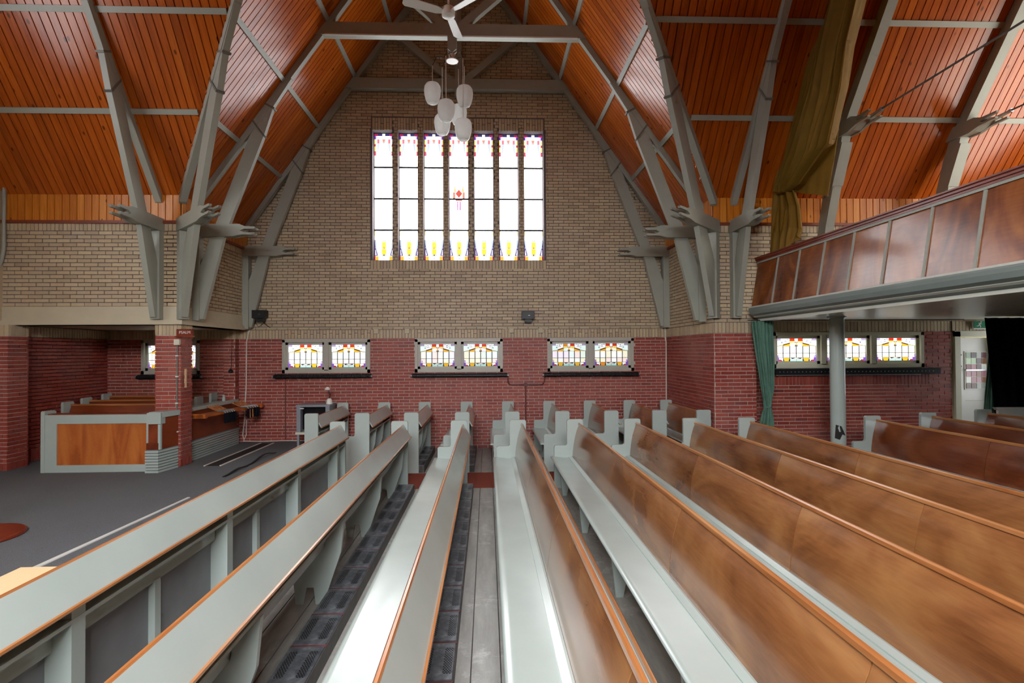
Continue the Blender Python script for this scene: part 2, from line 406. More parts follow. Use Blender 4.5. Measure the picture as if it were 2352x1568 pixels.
# left arm side, above the alcove opening: u runs from the nave corner to the gable
simple_wall('wall_left', 'yellow brick side wall above the cream beam beside the gable', (XL, YN, 0), (0, 1, 0), (1, 0, 0), 2.32,
            [('c', 2.72, Z3, 'yellow', 0, 2.32), ('s', Z3, Z4, 'yellow', 0, 2.32)], [(2.43, ZE+.1, 'mortar_y', 0, 2.32)])
# left nave wall, facing the camera, above the alcove
simple_wall('wall_left', 'broad yellow brick wall above the cream beam over the choir alcove', (XL, YN, 0), (-1, 0, 0), (0, -1, 0), 2.76,
            [('c', 2.72, Z3, 'yellow', 0, 2.76), ('s', Z3, Z4, 'yellow', 0, 2.76)], [(2.43, ZE+.1, 'mortar_y', 0, 2.76)])
# right arm side
simple_wall('wall_right', 'right side wall of yellow brick over glossy red brick next to the gable', (XR, YN, 0), (0, 1, 0), (-1, 0, 0), 2.32,
            [('c', 0, Z1, 'red', 0, 2.32), ('s', Z1, Z2, 'yellow', 0, 2.32), ('c', Z2, Z3, 'yellow', 0, 2.32), ('s', Z3, Z4, 'yellow', 0, 2.32)],
            [(-.2, Z1, 'mortar_r', .3, 2.32), (Z1, ZE+.1, 'mortar_y', .3, 2.32)], pick=lambda b: b[0])
# right nave wall facing the camera: pilaster below, long wall above the gallery
simple_wall('wall_right', 'brick pier and wall facing the nave behind the gallery end', (XR, YN, 0), (1, 0, 0), (0, -1, 0), 5.65,
            [('c', 0, Z1, 'red', 0, .70), ('s', Z1, Z2, 'yellow', 0, .70), ('c', Z2, Z3, 'yellow', 0, 5.65), ('s', Z3, Z4, 'yellow', 0, 5.65)],
            [(-.2, Z1, 'mortar_r', 0, .70), (Z1, 2.6, 'mortar_y', 0, .70), (2.6, ZE+.1, 'mortar_y', 0, 5.65)], pick=lambda b: b[0])
# recessed wall under the gallery with the three-light window
RW = (4.93, 7.62); YW = 9.05
rw = MB(); slab(rw, 4.2, 8.12, -.2, 2.6, [(RW[0], RW[1], 1.66, 2.275)], XZ, YW, YW+.3)
rwr = tag(rw.build('wall_right', M['mortar_r']), 'shadowed red brick wall under the gallery with a three part window', 'wall', kind='structure')
w = Wall(rwr, (0, YW, 0), (1, 0, 0), (0, -1, 0), pick=lambda b: abs(b[0]-6.2)+abs(b[2]-1.0)*2)
w.courses(0, 1.36, M['red'], lambda z: [(4.45, 8.12)]); w.soldiers(4.9, 7.7, 1.36, 1.56, M['red']); w.courses(1.36, 1.66, M['red'], lambda z: [(7.7, 8.12), (4.45, 4.9)])
w.courses(1.66, 2.285, M['red'], lambda z: minus((4.45, 8.12), [(RW[0], RW[1], 1.66, 2.3)], z)); w.soldiers(4.45, 8.12, 2.285, 2.47, M['yellow']); w.finish()
# alcove side wall and piers
simple_wall('wall_left', 'shaded red brick end wall of the choir alcove', (XA, YN+.2, 0), (0, 1, 0), (1, 0, 0), 2.1,
            [('s', PODZ, .40, 'red', 0, 2.12), ('c', .40, Z1, 'red', 0, 2.12), ('s', Z1, Z2, 'yellow', 0, 2.12)], [(-.2, 2.6, 'mortar_r', 0, 2.12)])
def pier(name, label, x0, x1, y0, y1, z0=PODZ):
    o = box(name, M['mortar_r'], None, x0+.012, x1-.012, y0+.012, y1-.012, z0, 2.43)
    tag(o, label, 'pier', kind='structure')
    for P, U, N, ln in (((x0, y0+.012, 0), (1, 0, 0), (0, -1, 0), x1-x0), ((x1-.012, y0, 0), (0, 1, 0), (1, 0, 0), y1-y0)):
        w = Wall(o, P, U, N)
        w.soldiers(0, ln, z0, z0+.12, M['red']); w.courses(z0+.12, Z1, M['red'], lambda z, ln=ln: [(0, ln)]); w.soldiers(0, ln, Z1, 2.43, M['yellow']); w.finish()
    return o
pier('wall_pillar', 'free standing red brick pillar with yellow capital between nave and alcove', -5.27, -4.86, 8.66, 8.99)
pier('wall_pilaster', 'red brick pilaster at the left end of the choir alcove', -7.9, -7.40, 8.52, 8.9)
pier('wall_pilaster', 'slim red brick pilaster in the corner by the hanging offering bags', -5.26, -5.02, 10.83, 10.99)
# cream lintel beam with ledge, wrapping the corner
mb = MB(); mb.box(XA, XL+.02, YN-.02, YN+.28, 2.50, 2.72); mb.box(XL-.26, XL+.02, YN+.28, YB, 2.50, 2.72)
mb.box(XA, XL+.06, YN-.07, YN+.3, 2.43, 2.505); mb.box(XL-.28, XL+.06, YN+.3, YB, 2.43, 2.505)
tag(mb.build('trim_1', M['cream']), 'cream plastered lintel beam with a ledge over the choir alcove', 'beam', kind='structure')
tag(box('ceiling', M['cream'], None, XA-.2, XL, YN+.1, YB+.1, 2.44, 2.50), 'low plaster ceiling inside the choir alcove', 'ceiling', kind='structure')
# remaining enclosure of the church (chancel end, camera side transept, gallery end)
def gable_end(name, label, fn, w0, w1, c0, holes_rect, mat):
    mb = MB(); x0, x1, zb, zt = holes_rect
    slab(mb, c0-HW-.2, c0+HW+.2, -.3, ZE, [holes_rect], fn, w0, w1)
    mb.prism([(c0-HW-.2, ZE), (x0, ZE), (x0, zt), (c0-(HW+.2-(zt-ZE)/SL), zt)], fn, w0, w1)
    mb.prism([(x1, ZE), (c0+HW+.2, ZE), (c0+HW+.2-(zt-ZE)/SL, zt), (x1, zt)], fn, w0, w1)
    mb.prism([(c0-(HW+.2-(zt-ZE)/SL), zt), (c0+(HW+.2-(zt-ZE)/SL), zt), (c0, ZR+.3)], fn, w0, w1)
    return tag(mb.build(name, mat), label, 'wall', kind='structure')
YF2 = 2*YRG-YB
gable_end('wall_front', 'gable wall of the opposite transept behind the pews', XZ, YF2-.3, YF2, XG, BIG, M['yellow'])
gable_end('wall_chancel', 'brick end wall of the chancel beyond the carpet', YZ, XA-.3, XA, YRG, (YRG-1.2, YRG+1.2, 3.9, 6.4), M['yellow'])
gable_end('wall_gallery', 'brick end wall behind the gallery seats', YZ, XE, XE+.3, YRG, (YRG+.5, YRG+2.98, 3.3, 6.3), M['yellow'])
mb = MB(); yn2 = 2*YRG-YN
mb.box(XA, XL, yn2-.3, yn2, -.3, ZE+.1); mb.box(XR, XE, yn2-.3, yn2, -.3, ZE+.1); mb.box(XL-.3, XL, YF2, yn2, -.3, ZE+.1); mb.box(XR, XR+.3, YF2, yn2, -.3, ZE+.1)
mb.box(XA-.3, XA, YN, YB+.3, -.3, 2.6); mb.box(8.12, 8.2, YW, YW+.3, -.3, 2.6); mb.box(9.05, XE+.3, YW, YW+.3, -.3, 2.6); mb.box(8.12, XE+.3, YW, YW+.3, 2.27, 2.6)
tag(mb.build('wall_near', M['yellow']), 'plain brick walls on the camera side of the nave', 'wall', kind='structure')

# ------------------------------------------------------------------ floors
tag(box('floor', M['warmbox'], None, -3.46, XE+.3, YF2-.3, YB+.1, -.3, -.02), 'wooden floor under the pews', 'floor', kind='structure')
fl = bpy.data.objects['floor']
xw = .185; x = -3.44; pl = {}
while x < 9.4:
    big_run = ((yn2+.99, 7.765), (8.74, YB))
    for (a, b) in big_run:
        o = MB().box(x+.004, x+xw-.004, a if a > -2 else -2, b, -.02, 0).build('floor_plank', M['floor'], fl)
    x += xw
tag(box('aisle_runner', M['runner'], None, -3.44, 4.4, 7.77, 8.735, -.02, .004), 'rust red runner carpet across the aisle between the pew blocks', 'carpet')
tag(box('floor', M['carpet'], None, XA-.3, -3.45, YF2-.3, YB+.05, -.3, PODZ), 'raised chancel floor covered with charcoal carpet', 'floor', kind='structure')
tag(MB().prism([(-3.845, 4.2), (-3.795, 4.2), (-3.70, 6.8), (-3.73, 6.8)], XY, PODZ, PODZ+.01).build('trim_2', M['white']), 'shiny pale nosing strip along the carpet edge', 'edging', kind='structure')

# ------------------------------------------------------------------ ceilings: boards, battens
def board(fn, u0, u1, w0, w1, parent, mat, t=.018):
    """board running up the slope; u along slope foot->ridge, w across; chamfered edges"""
    e = .006
    mb = MB()
    sec = [(w0, 0), (w0+e, t), (w1-e, t), (w1, 0)]
    vs = [fn(u0, w, d) for w, d in sec]+[fn(u1, w, d) for w, d in sec]
    mb.add(vs, [(0, 1, 5, 4), (1, 2, 6, 5), (2, 3, 7, 6), (0, 3, 2, 1), (4, 5, 6, 7)])
    return mb
nrm = math.hypot(1, SL)
def slope_fn(kind):
    # returns fn(u,w,d): u horizontal distance from the eaves, w coordinate along the eaves, d distance below the roof surface
    dz, dh = -1/nrm, SL/nrm
    if kind == 'nave': return lambda u, w, d: (w, YN-u-d*dh, ZE+SL*u+d*dz)
    if kind == 'left': return lambda u, w, d: (XL+u+d*dh, w, ZE+SL*u+d*dz)
    if kind == 'right': return lambda u, w, d: (XR-u-d*dh, w, ZE+SL*u+d*dz)
def make_slope(kind, label, w0, w1, start, wstep, mat):
    fn = slope_fn(kind); mb = MB()
    # backing sheet following the valley
    n = 60
    for i in range(n):
        a, b = w0+(w1-w0)*i/n, w0+(w1-w0)*(i+1)/n
        ua, ub = start(a), start(b)
        if ua >= HW-.01 and ub >= HW-.01: continue
        mb.add([fn(ua, a, -.01), fn(ub, b, -.01), fn(HW, b, -.01), fn(HW, a, -.01)], [(0, 1, 2, 3)])
    root = tag(mb.build('ceiling', M['dark']), label, 'ceiling', kind='structure')
    k = int((w1-w0)/wstep)
    for i in range(k):
        a = w0+i*wstep; b = a+wstep
        u = min(start(a), start(b))
        if u > 3.4: continue
        # object origin at the foot of the board so the grain runs along local x
        o = Vector(fn(u, a, 0)); ex = (Vector(fn(u+1, a, 0))-o).normalized(); ey = (Vector(fn(u, a+1, 0))-o).normalized(); ez = (Vector(fn(u, a, 1))-o).normalized()
        ln = (HW-u)*nrm; g = .0055
        u2 = min(start(a), start(b)); sh = 0
        me = MB().add([(0, g/2, 0), (0, g/2+.005, .016), (0, wstep-g/2-.005, .016), (0, wstep-g/2, 0), (ln, g/2, 0), (ln, g/2+.005, .016), (ln, wstep-g/2-.005, .016), (ln, wstep-g/2, 0)],
                      [(0, 1, 5, 4), (1, 2, 6, 5), (2, 3, 7, 6), (0, 3, 2, 1), (4, 5, 6, 7)]).mesh('plank', mat)
        p = link('plank', me, root)
        p.matrix_world = Matrix(((ex.x, ey.x, ez.x, o.x), (ex.y, ey.y, ez.y, o.y), (ex.z, ey.z, ez.z, o.z), (0, 0, 0, 1)))
    # battens (purlins) along the eaves direction
    for j in range(1, 6):
        u = .735*j
        ws = [w0+(w1-w0)*i/200 for i in range(201)]; run = [w for w in ws if start(w) < u-.02]
        if not run: continue
        segs = []; cur = [run[0], run[0]]
        for w in run[1:]:
            if w-cur[1] < (w1-w0)/200*1.5: cur[1] = w
            else: segs.append(cur); cur = [w, w]
        segs.append(cur)
        for a, b in segs:
            q = [(u-.022, .014), (u+.022, .014), (u+.022, .045), (u-.022, .045)]
            MB().add([fn(x, a, d) for x, d in q]+[fn(x, b, d) for x, d in q], [(0, 1, 2, 3), (7, 6, 5, 4), (0, 4, 5, 1), (1, 5, 6, 2), (2, 6, 7, 3), (3, 7, 4, 0)]).build('batten', M['timber'], root)
    return root
def st_nave(w):
    if w <= XL or w >= XR: return 0
    return min(w-XL, XR-w, HW)
make_slope('nave', 'boarded orange pine roof slope of the nave with grey battens', XA, XE, st_nave, .113, M['ceil_x'])
make_slope('left', 'left boarded pine roof slope of the transept in front of the gable', 5.2, YB, lambda w: max(0, YN-w), .105, M['ceil_x'])
make_slope('right', 'right boarded pine roof slope of the transept in front of the gable', 5.2, YB, lambda w: max(0, YN-w), .105, M['ceil_x'])
mb = MB()   # slopes on the camera side, never in view: plain
mb.add([(XA, yn2, ZE), (XE, yn2, ZE), (XE, YRG, ZR), (XA, YRG, ZR)], [(0, 1, 2, 3)])
mb.add([(XL, YF2, ZE), (XL, yn2, ZE), (XG, YRG, ZR), (XG, YF2, ZR)], [(0, 1, 2, 3)]); mb.add([(XR, YF2, ZE), (XR, yn2, ZE), (XG, YRG, ZR), (XG, YF2, ZR)], [(0, 1, 2, 3)])
tag(mb.build('ceiling', M['ceil_x']), 'boarded roof slopes over the camera side of the nave', 'ceiling', kind='structure')
# upright frieze boards between brick and roof
def frieze(label, P0, U, N, ln):
    P, Uv, Nv = Vector(P0), Vector(U), Vector(N)
    root = None
    mbk = MB().prism([(0, Z4), (ln, Z4), (ln, ZE+.05), (0, ZE+.05)], lambda a, b, w: tuple((P+Uv*a+Nv*w).xy)+(b,), 0, .006)
    root = tag(mbk.build('trim_3', M['dark']), label, 'frieze', kind='structure')
    n = round(ln/.112); ws = ln/n
    for i in range(n):
        a = i*ws; me = MB().add([(.002, 0, 0), (.008, .018, 0), (ws-.008, .018, 0), (ws-.002, 0, 0), (.002, 0, .42), (.008, .018, .42), (ws-.008, .018, .42), (ws-.002, 0, .42)],
                                [(0, 1, 5, 4), (1, 2, 6, 5), (2, 3, 7, 6), (0, 3, 2, 1), (4, 5, 6, 7)]).mesh('frieze_board', M['frieze'])
        o = link('frieze_board', me, root); q = P+Uv*a+Nv*.006
        o.matrix_world = Matrix(((Uv.x, Nv.x, 0, q.x), (Uv.y, Nv.y, 0, q.y), (0, 0, 1, Z4+.015), (0, 0, 0, 1)))
    q0, q1 = P+Nv*.02, P+Uv*ln+Nv*.02
    MB().prism([(0, Z4-.025), (ln, Z4-.025), (ln, Z4+.02), (0, Z4+.02)], lambda a, b, w: tuple((P+Uv*a+Nv*w).xy)+(b,), 0, .06).build('moulding', M['redtrim'], root)
frieze('amber frieze boards over the broad yellow brick wall', (XL, YN, 0), (-1, 0, 0), (0, -1, 0), 2.74)
frieze('amber frieze boards over the yellow side wall left of the gable', (XL, YN, 0), (0, 1, 0), (1, 0, 0), 2.32)
frieze('amber frieze boards over the right side wall by the gable', (XR, YN, 0), (0, 1, 0), (-1, 0, 0), 2.32)
frieze('amber frieze boards on the wall above the gallery', (XR, YN, 0), (1, 0, 0), (0, -1, 0), 5.65)

# ------------------------------------------------------------------ windows
def pane_set(parent, x0, x1, z0, z1, y, panes, t=.006):
    """panes: (polygon in 0..1, rgb, strength)"""
    for poly, rgb, k in panes:
        MB().prism([(x0+(x1-x0)*a, z0+(z1-z0)*b) for a, b in poly], XZ, y, y+t).build('pane', glass(rgb, k), parent)
def R_(a, b, c_, d): return [(a, c_), (b, c_), (b, d), (a, d)]
CE = [0, .165, .335, .5, .665, .835, 1]
def small_panes(k, seed):
    r = random.Random(seed); g = .013; P = []
    def add(poly, rgb, kk=1.0): P.append((poly, rgb, k*kk))
    pastel = [(250, 250, 246), (244, 240, 214), (246, 226, 222), (226, 242, 228), (240, 232, 244), (250, 246, 230), (232, 246, 244)]
    for i in range(6):
        a, b = CE[i]+g, CE[i+1]-g
        add(R_(a, b, .36, .655), r.choice(pastel)); add(R_(a, b, .155, .34), r.choice(pastel[:3]))
    # bottom row
    pur, gold, teal, red, amb = (126, 86, 178), (238, 186, 50), (178, 226, 220), (206, 50, 72), (240, 150, 40)
    add(R_(0, .055, 0, .27), pur, .7); add(R_(.945, 1, 0, .27), pur, .7)
    for sgn in (0, 1):
        f = (lambda q: [(1-a, b) for a, b in q][::-1]) if sgn else (lambda q: q)
        add(f(R_(.065, .115, .0, .055)), red, .6); add(f([(.065, .065), (.115, .065), (.155, .0), (.165, .14), (.065, .14)]), (240, 240, 238))
        add(f([(.175, .14), (.20, 0), (.30, 0), (.325, .14)]), gold if r.random() < .7 else amb, .75)
        add(f([(.175, .14), (.17, .02), (.19, 0)]), (70, 74, 84), .25); add(f([(.33, .14), (.335, .02), (.315, 0)]), (70, 74, 84), .25)
        add(f(R_(.345, .5-g/2, 0, .07)), teal, .8); add(f([(.345, .08), (.5-g/2, .08), (.5-g/2, .145), (.40, .085), (.345, .145)]), (246, 240, 226))
        add(f([(.405, .085), (.47, .085), (.49, .13)]), (70, 70, 80), .25)
        # top deco
        add(f(R_(0, .10, .93, 1)), (196, 172, 214), .6)
        add(f([(.0, .675), (.165, .72), (.165, .92), (0, .92)]), (224, 244, 240))
        add(f([(.0, .66), (.16, .66), (.16, .70)]), (244, 220, 150), .8)
        add(f(R_(.11, .165, .93, 1)), (244, 244, 248)); add(f(R_(.12, .15, .80, .86)), (66, 44, 92), .2)
        add(f([(.172, .745), (.33, .82), (.33, 1), (.172, 1)]), (244, 244, 248))
        add(f(R_(.20, .245, .92, .955)), (58, 40, 84), .2); add(f(R_(.26, .31, .95, .98)), (58, 40, 84), .2); add(f(R_(.19, .26, .855, .88)), (70, 50, 110), .25)
        add(f([(.172, .70), (.33, .775), (.33, .815), (.172, .74)]), (112, 60, 34), .3)
        add(f([(.172, .665), (.33, .665), (.33, .77), (.172, .695)]), (248, 186, 44), .8)
        add(f(R_(.342, .455, .90, 1)), (226, 56, 40) if r.random() < .75 else (240, 150, 50), .7)
        add(f([(.342, .79), (.455, .835), (.455, .89), (.342, .89)]), (250, 214, 110), .9)
        add(f([(.342, .665), (.46, .665), (.49, .80), (.46, .83), (.342, .78)]), r.choice(pastel))
    add(R_(.462, .538, .86, 1), (240, 240, 250)); add([(.48, .92), (.52, .92), (.5, .965)], (50, 40, 90), .2)
    add([(.5, .68), (.53, .82), (.5, .85), (.47, .82)], (246, 184, 90), .9)
    return P
def stained_window(name, label, x0, x1, z0, z1, y, nl, k, paint, depth=.2, seed=0, rec=.10):
    root = empty(name, ((x0+x1)/2, y, z0), 0, label, 'window', None, 'structure'); q = Vector(((x0+x1)/2, y, z0))
    loc = lambda mb: MB().add([(Vector(v)-q) for v in mb.v], mb.f)
    fw_ = .055; mw = .085
    fr = MB(); fr.box(x0, x1, y-.02, y+.14, z1-fw_, z1); fr.box(x0, x1, y-.02, y+.14, z0, z0+fw_*1.25); fr.box(x0, x0+fw_, y-.02, y+.14, z0, z1); fr.box(x1-fw_, x1, y-.02, y+.14, z0, z1)
    pw = (x1-x0-2*fw_-(nl-1)*mw)/nl
    cells = [(x0+fw_+i*(pw+mw), x0+fw_+i*(pw+mw)+pw) for i in range(nl)]
    for i in range(nl-1): fr.box(cells[i][1], cells[i+1][0], y-.02, y+.14, z0+fw_, z1-fw_)
    loc(fr).build('frame', M[paint], root)
    for i, (a, b) in enumerate(cells):
        s0, s1, za, zb = a, b, z0+fw_*1.25, z1-fw_; sw = .05
        sa = MB()
        sa.box(s0, s1, y+.03, y+.09, zb-sw, zb); sa.box(s0, s1, y+.03, y+.09, za, za+sw); sa.box(s0, s0+sw, y+.03, y+.09, za, zb); sa.box(s1-sw, s1, y+.03, y+.09, za, zb)
        sash = loc(sa).build('sash', M[paint], root)
        g0, g1, h0, h1 = s0+sw-q.x, s1-sw-q.x, za+sw-q.z, zb-sw-q.z
        # lead field behind the panes
        MB().box(g0, g1, .064, .070, h0, h1).build('lead_came', M['lead'], sash)
        pane_set(sash, g0, g1, h0, h1, .056, small_panes(k if not isinstance(k, list) else k[i], seed*10+i))
    return root
for i, (a, b) in enumerate(BW):
    stained_window('window_%d' % (i+1), ['pair of small stained lights above the desk lamp', 'middle pair of small stained lights on the gable wall', 'pair of small stained lights nearest the right side wall'][i],
                   a, b, WZ0, WZ1, YB, 2, [[1.7, 1.3], [.95, .95], [.88, .88]][i], 'frame', seed=i+1)
stained_window('window_4', 'small stained window behind the brick pillar in the alcove', AW[0], AW[1], WZ0, WZ1, YB, 2, [1.3, 1.3], 'frame', seed=5)
stained_window('window_5', 'row of three stained lights under the gallery', RW[0], RW[1], 1.66, 2.275, YW, 3, [1.7, 1.7, 1.7], 'offwhite', seed=6)

def big_window(name, label, y, sgn):
    root = empty(name, (XG, y, BIG[2]), 0, label, 'window', None, 'structure')
    for i, (a, b) in enumerate(LIGHTS):
        yy = .16*sgn; x0, x1 = a-XG, b-XG; H = BIG[3]-BIG[2]
        lt = MB()
        for z in (0, H-.012): lt.box(x0, x1, yy-.012, yy+.012, z, z+.012)
        for z in (.65, 1.305, 1.96): lt.box(x0, x1, yy-.022, yy+.016, z-.017, z+.017)
        for x in (x0, x1-.010): lt.box(x, x+.010, yy-.012, yy+.012, 0, H)
        f = lt.build('lead_frame', M['lead'], root)
        wv = WIN; P = []
        def add(u0, u1, z0, z1, rgb, k): P.append(([(u0, z0/H), (u1, z0/H), (u1, z1/H), (u0, z1/H)], rgb, k))
        def poly(q, rgb, k): P.append(([(u, z/H) for u, z in q], rgb, k))
        wh = (250, 252, 255)
        # clear middle
        add(.06, .94, .66, 1.295, wh, wv); add(.06, .94, 1.315, 1.95, wh, wv)
        for u in (.0, .945):
            add(u, u+.055, .66, 1.295, (255, 238, 236), wv*.25); add(u, u+.055, 1.315, 1.95, (255, 240, 240), wv*.25)
        # top panel 1.97 .. 2.66
        add(.12, .88, 1.97, 2.28, wh, wv); poly([(.22, 2.29), (.78, 2.29), (.70, 2.46), (.30, 2.46)], wh, wv)
        for sg in (0, 1):
            fl = (lambda q: [(1-u, z) for u, z in q][::-1]) if sg else (lambda q: q)
            r4 = lambda u0, u1, z0, z1: [(u0, z0), (u1, z0), (u1, z1), (u0, z1)]
            poly(fl(r4(0, .11, 1.97, 2.12)), (255, 246, 216), 1.6); poly(fl(r4(0, .11, 2.13, 2.21)), (250, 250, 255), 2.2)
            poly(fl([(0, 2.215), (.13, 2.215), (.10, 2.30), (0, 2.30)]), (226, 96, 116), .9); poly(fl(r4(0, .09, 2.305, 2.40)), (250, 214, 120), 1.1)
            poly(fl([(0, 2.405), (.12, 2.405), (.10, 2.45), (0, 2.45)]), (214, 84, 84), .8); poly(fl(r4(0, .07, 2.455, 2.55)), (250, 214, 90), 1.1)
            poly(fl(r4(.17, .27, 2.47, 2.55)), (240, 120, 132), 1.2); poly(fl(r4(.10, .165, 2.30, 2.55)), (250, 246, 250), 2.0)
            poly(fl(r4(0, .10, 2.56, 2.62)), (116, 60, 190), .8); poly(fl(r4(.11, .17, 2.56, 2.62)), (214, 190, 250), 1.4)
            poly(fl(r4(0, .20, 2.625, 2.665)), (196, 40, 96), .7); poly(fl(r4(.21, .42, 2.625, 2.665)), (76, 66, 140), .6)
            poly(fl(r4(.18, .40, 2.56, 2.62)), (250, 250, 255), 3.0); poly(fl(r4(.28, .42, 2.47, 2.55)), (250, 252, 250), 2.6)
        poly([(.5, 2.47), (.58, 2.55), (.42, 2.55)], (240, 140, 116), 1.3); add(.43, .57, 2.56, 2.665, (250, 250, 255), 3.0); add(.48, .52, 2.60, 2.62, (50, 50, 100), .2)
        poly([(.44, 2.285), (.5, 2.24), (.56, 2.285)], (250, 244, 190), 2.4)
        # bottom panel 0 .. .64
        poly([(.20, .11), (.37, .11), (.40, .44), (.12, .44)], wh, wv*.8); poly([(.63, .11), (.80, .11), (.88, .44), (.60, .44)], wh, wv*.8)
        add(.08, .92, .45, .64, wh, wv)
        poly([(.41, .14), (.59, .14), (.62, .255), (.38, .255)], (252, 210, 70), 1.3); poly([(.40, .265), (.60, .265), (.61, .40), (.39, .40)], (252, 206, 80), 1.5)
        poly([(.42, .405), (.58, .405), (.5, .44)], (252, 232, 150), 1.8)
        poly([(.45, .265), (.55, .265), (.5, .31)], (226, 120, 40), .8); poly([(.46, .12), (.54, .12), (.5, .16)], (150, 60, 40), .4)
        for sg in (0, 1):
            fl = (lambda q: [(1-u, z) for u, z in q][::-1]) if sg else (lambda q: q)
            poly(fl([(0, .02), (.07, .02), (.07, .11), (0, .11)]), (206, 44, 60), .8); poly(fl([(.08, .02), (.22, .02), (.22, .10), (.08, .10)]), (250, 190, 50), 1.1)
            poly(fl([(0, .12), (.19, .12), (.08, .28), (0, .28)]), (110, 80, 140), .7); poly(fl([(.06, .13), (.13, .13), (.08, .24), (.06, .24)]), (246, 246, 255), 2.0)
            poly(fl([(0, .29), (.075, .29), (.02, .44), (0, .44)]), (96, 84, 150), .7); poly(fl([(0, .45), (.06, .45), (.06, .54), (0, .54)]), (250, 250, 255), 2); poly(fl([(0, .55), (.06, .55), (.06, .64), (0, .64)]), (250, 222, 160), 1.2)
            poly(fl([(.23, .02), (.40, .02), (.40, .10), (.23, .10)]), (248, 248, 255), 2.4)
        add(.41, .59, .02, .105, (250, 250, 252), 2.6); add(.47, .53, .05, .075, (80, 70, 120), .3)
        pane_set(f, x0, x1, 0, H, yy-.004, P, .006)
        if i == 3:
            for q, rgb, k in (([(.5, 1.33), (.68, 1.42), (.5, 1.51), (.32, 1.42)], (232, 96, 80), .9), ([(.20, 1.29), (.31, 1.29), (.31, 1.45), (.20, 1.45)], (240, 150, 120), .95), ([(.69, 1.29), (.80, 1.29), (.80, 1.45), (.69, 1.45)], (240, 150, 120), .95),
                              ([(.33, 1.27), (.67, 1.27), (.67, 1.325), (.33, 1.325)], (226, 96, 84), .9), ([(.24, 1.46), (.36, 1.46), (.28, 1.62)], (250, 200, 120), 1.1), ([(.64, 1.46), (.76, 1.46), (.72, 1.62)], (250, 200, 120), 1.1),
                              ([(.40, 1.07), (.47, 1.07), (.47, 1.26), (.40, 1.26)], (220, 140, 214), 1.0), ([(.53, 1.07), (.60, 1.07), (.60, 1.26), (.53, 1.26)], (220, 140, 214), 1.0)):
                MB().prism([(x0+(x1-x0)*u, z) for u, z in q], XZ, yy-.016, yy-.006).build('pane', glass(rgb, k), f)
    return root
big_window('window_6', 'great stained window of seven tall lights high in the gable', YB, 1)
# opposite gable, gallery end and (added) chancel end windows: plain leaded daylight, behind or beside the camera
o = empty('window_7', (XG, YF2, BIG[2]), 0, 'great window of the opposite gable behind the pews', 'window', None, 'structure')
for i in range(7):
    a, b = LIGHTS[i]; MB().box(a-XG, b-XG, -.16, -.15, 0, BIG[3]-BIG[2]).build('pane', glass((246, 250, 255), WIN*7.4), o)
    if i < 6: MB().box(b-XG, LIGHTS[i+1][0]-XG, -.25, 0, 0, BIG[3]-BIG[2]).build('mullion', M['yellow'], o)
o = empty('window_8', (XE, YRG, 3.3), 0, 'broad window high in the wall behind the gallery', 'window', None, 'structure')
for i in range(4):
    MB().box(.14, .15, .5+i*.62, .5+i*.62+.56, 0, 3.0).build('pane', glass((255, 250, 238), WIN*.95), o); MB().box(.1, .2, .5+i*.62+.56, .5+i*.62+.62, 0, 3.0).build('mullion', M['frame'], o)
o = empty('window_9', (XA, YRG, 3.9), 0, 'window high in the chancel end wall', 'window', None, 'structure')  # unseen window, added to light the pew backs from the left
for i in range(4):
    MB().box(-.15, -.14, -1.2+i*.6, -1.2+i*.6+.54, 0, 2.5).build('pane', glass((246, 250, 255), WIN*.9), o); MB().box(-.2, -.1, -1.2+i*.6+.54, -1.2+i*.6+.6, 0, 2.5).build('mullion', M['frame'], o)

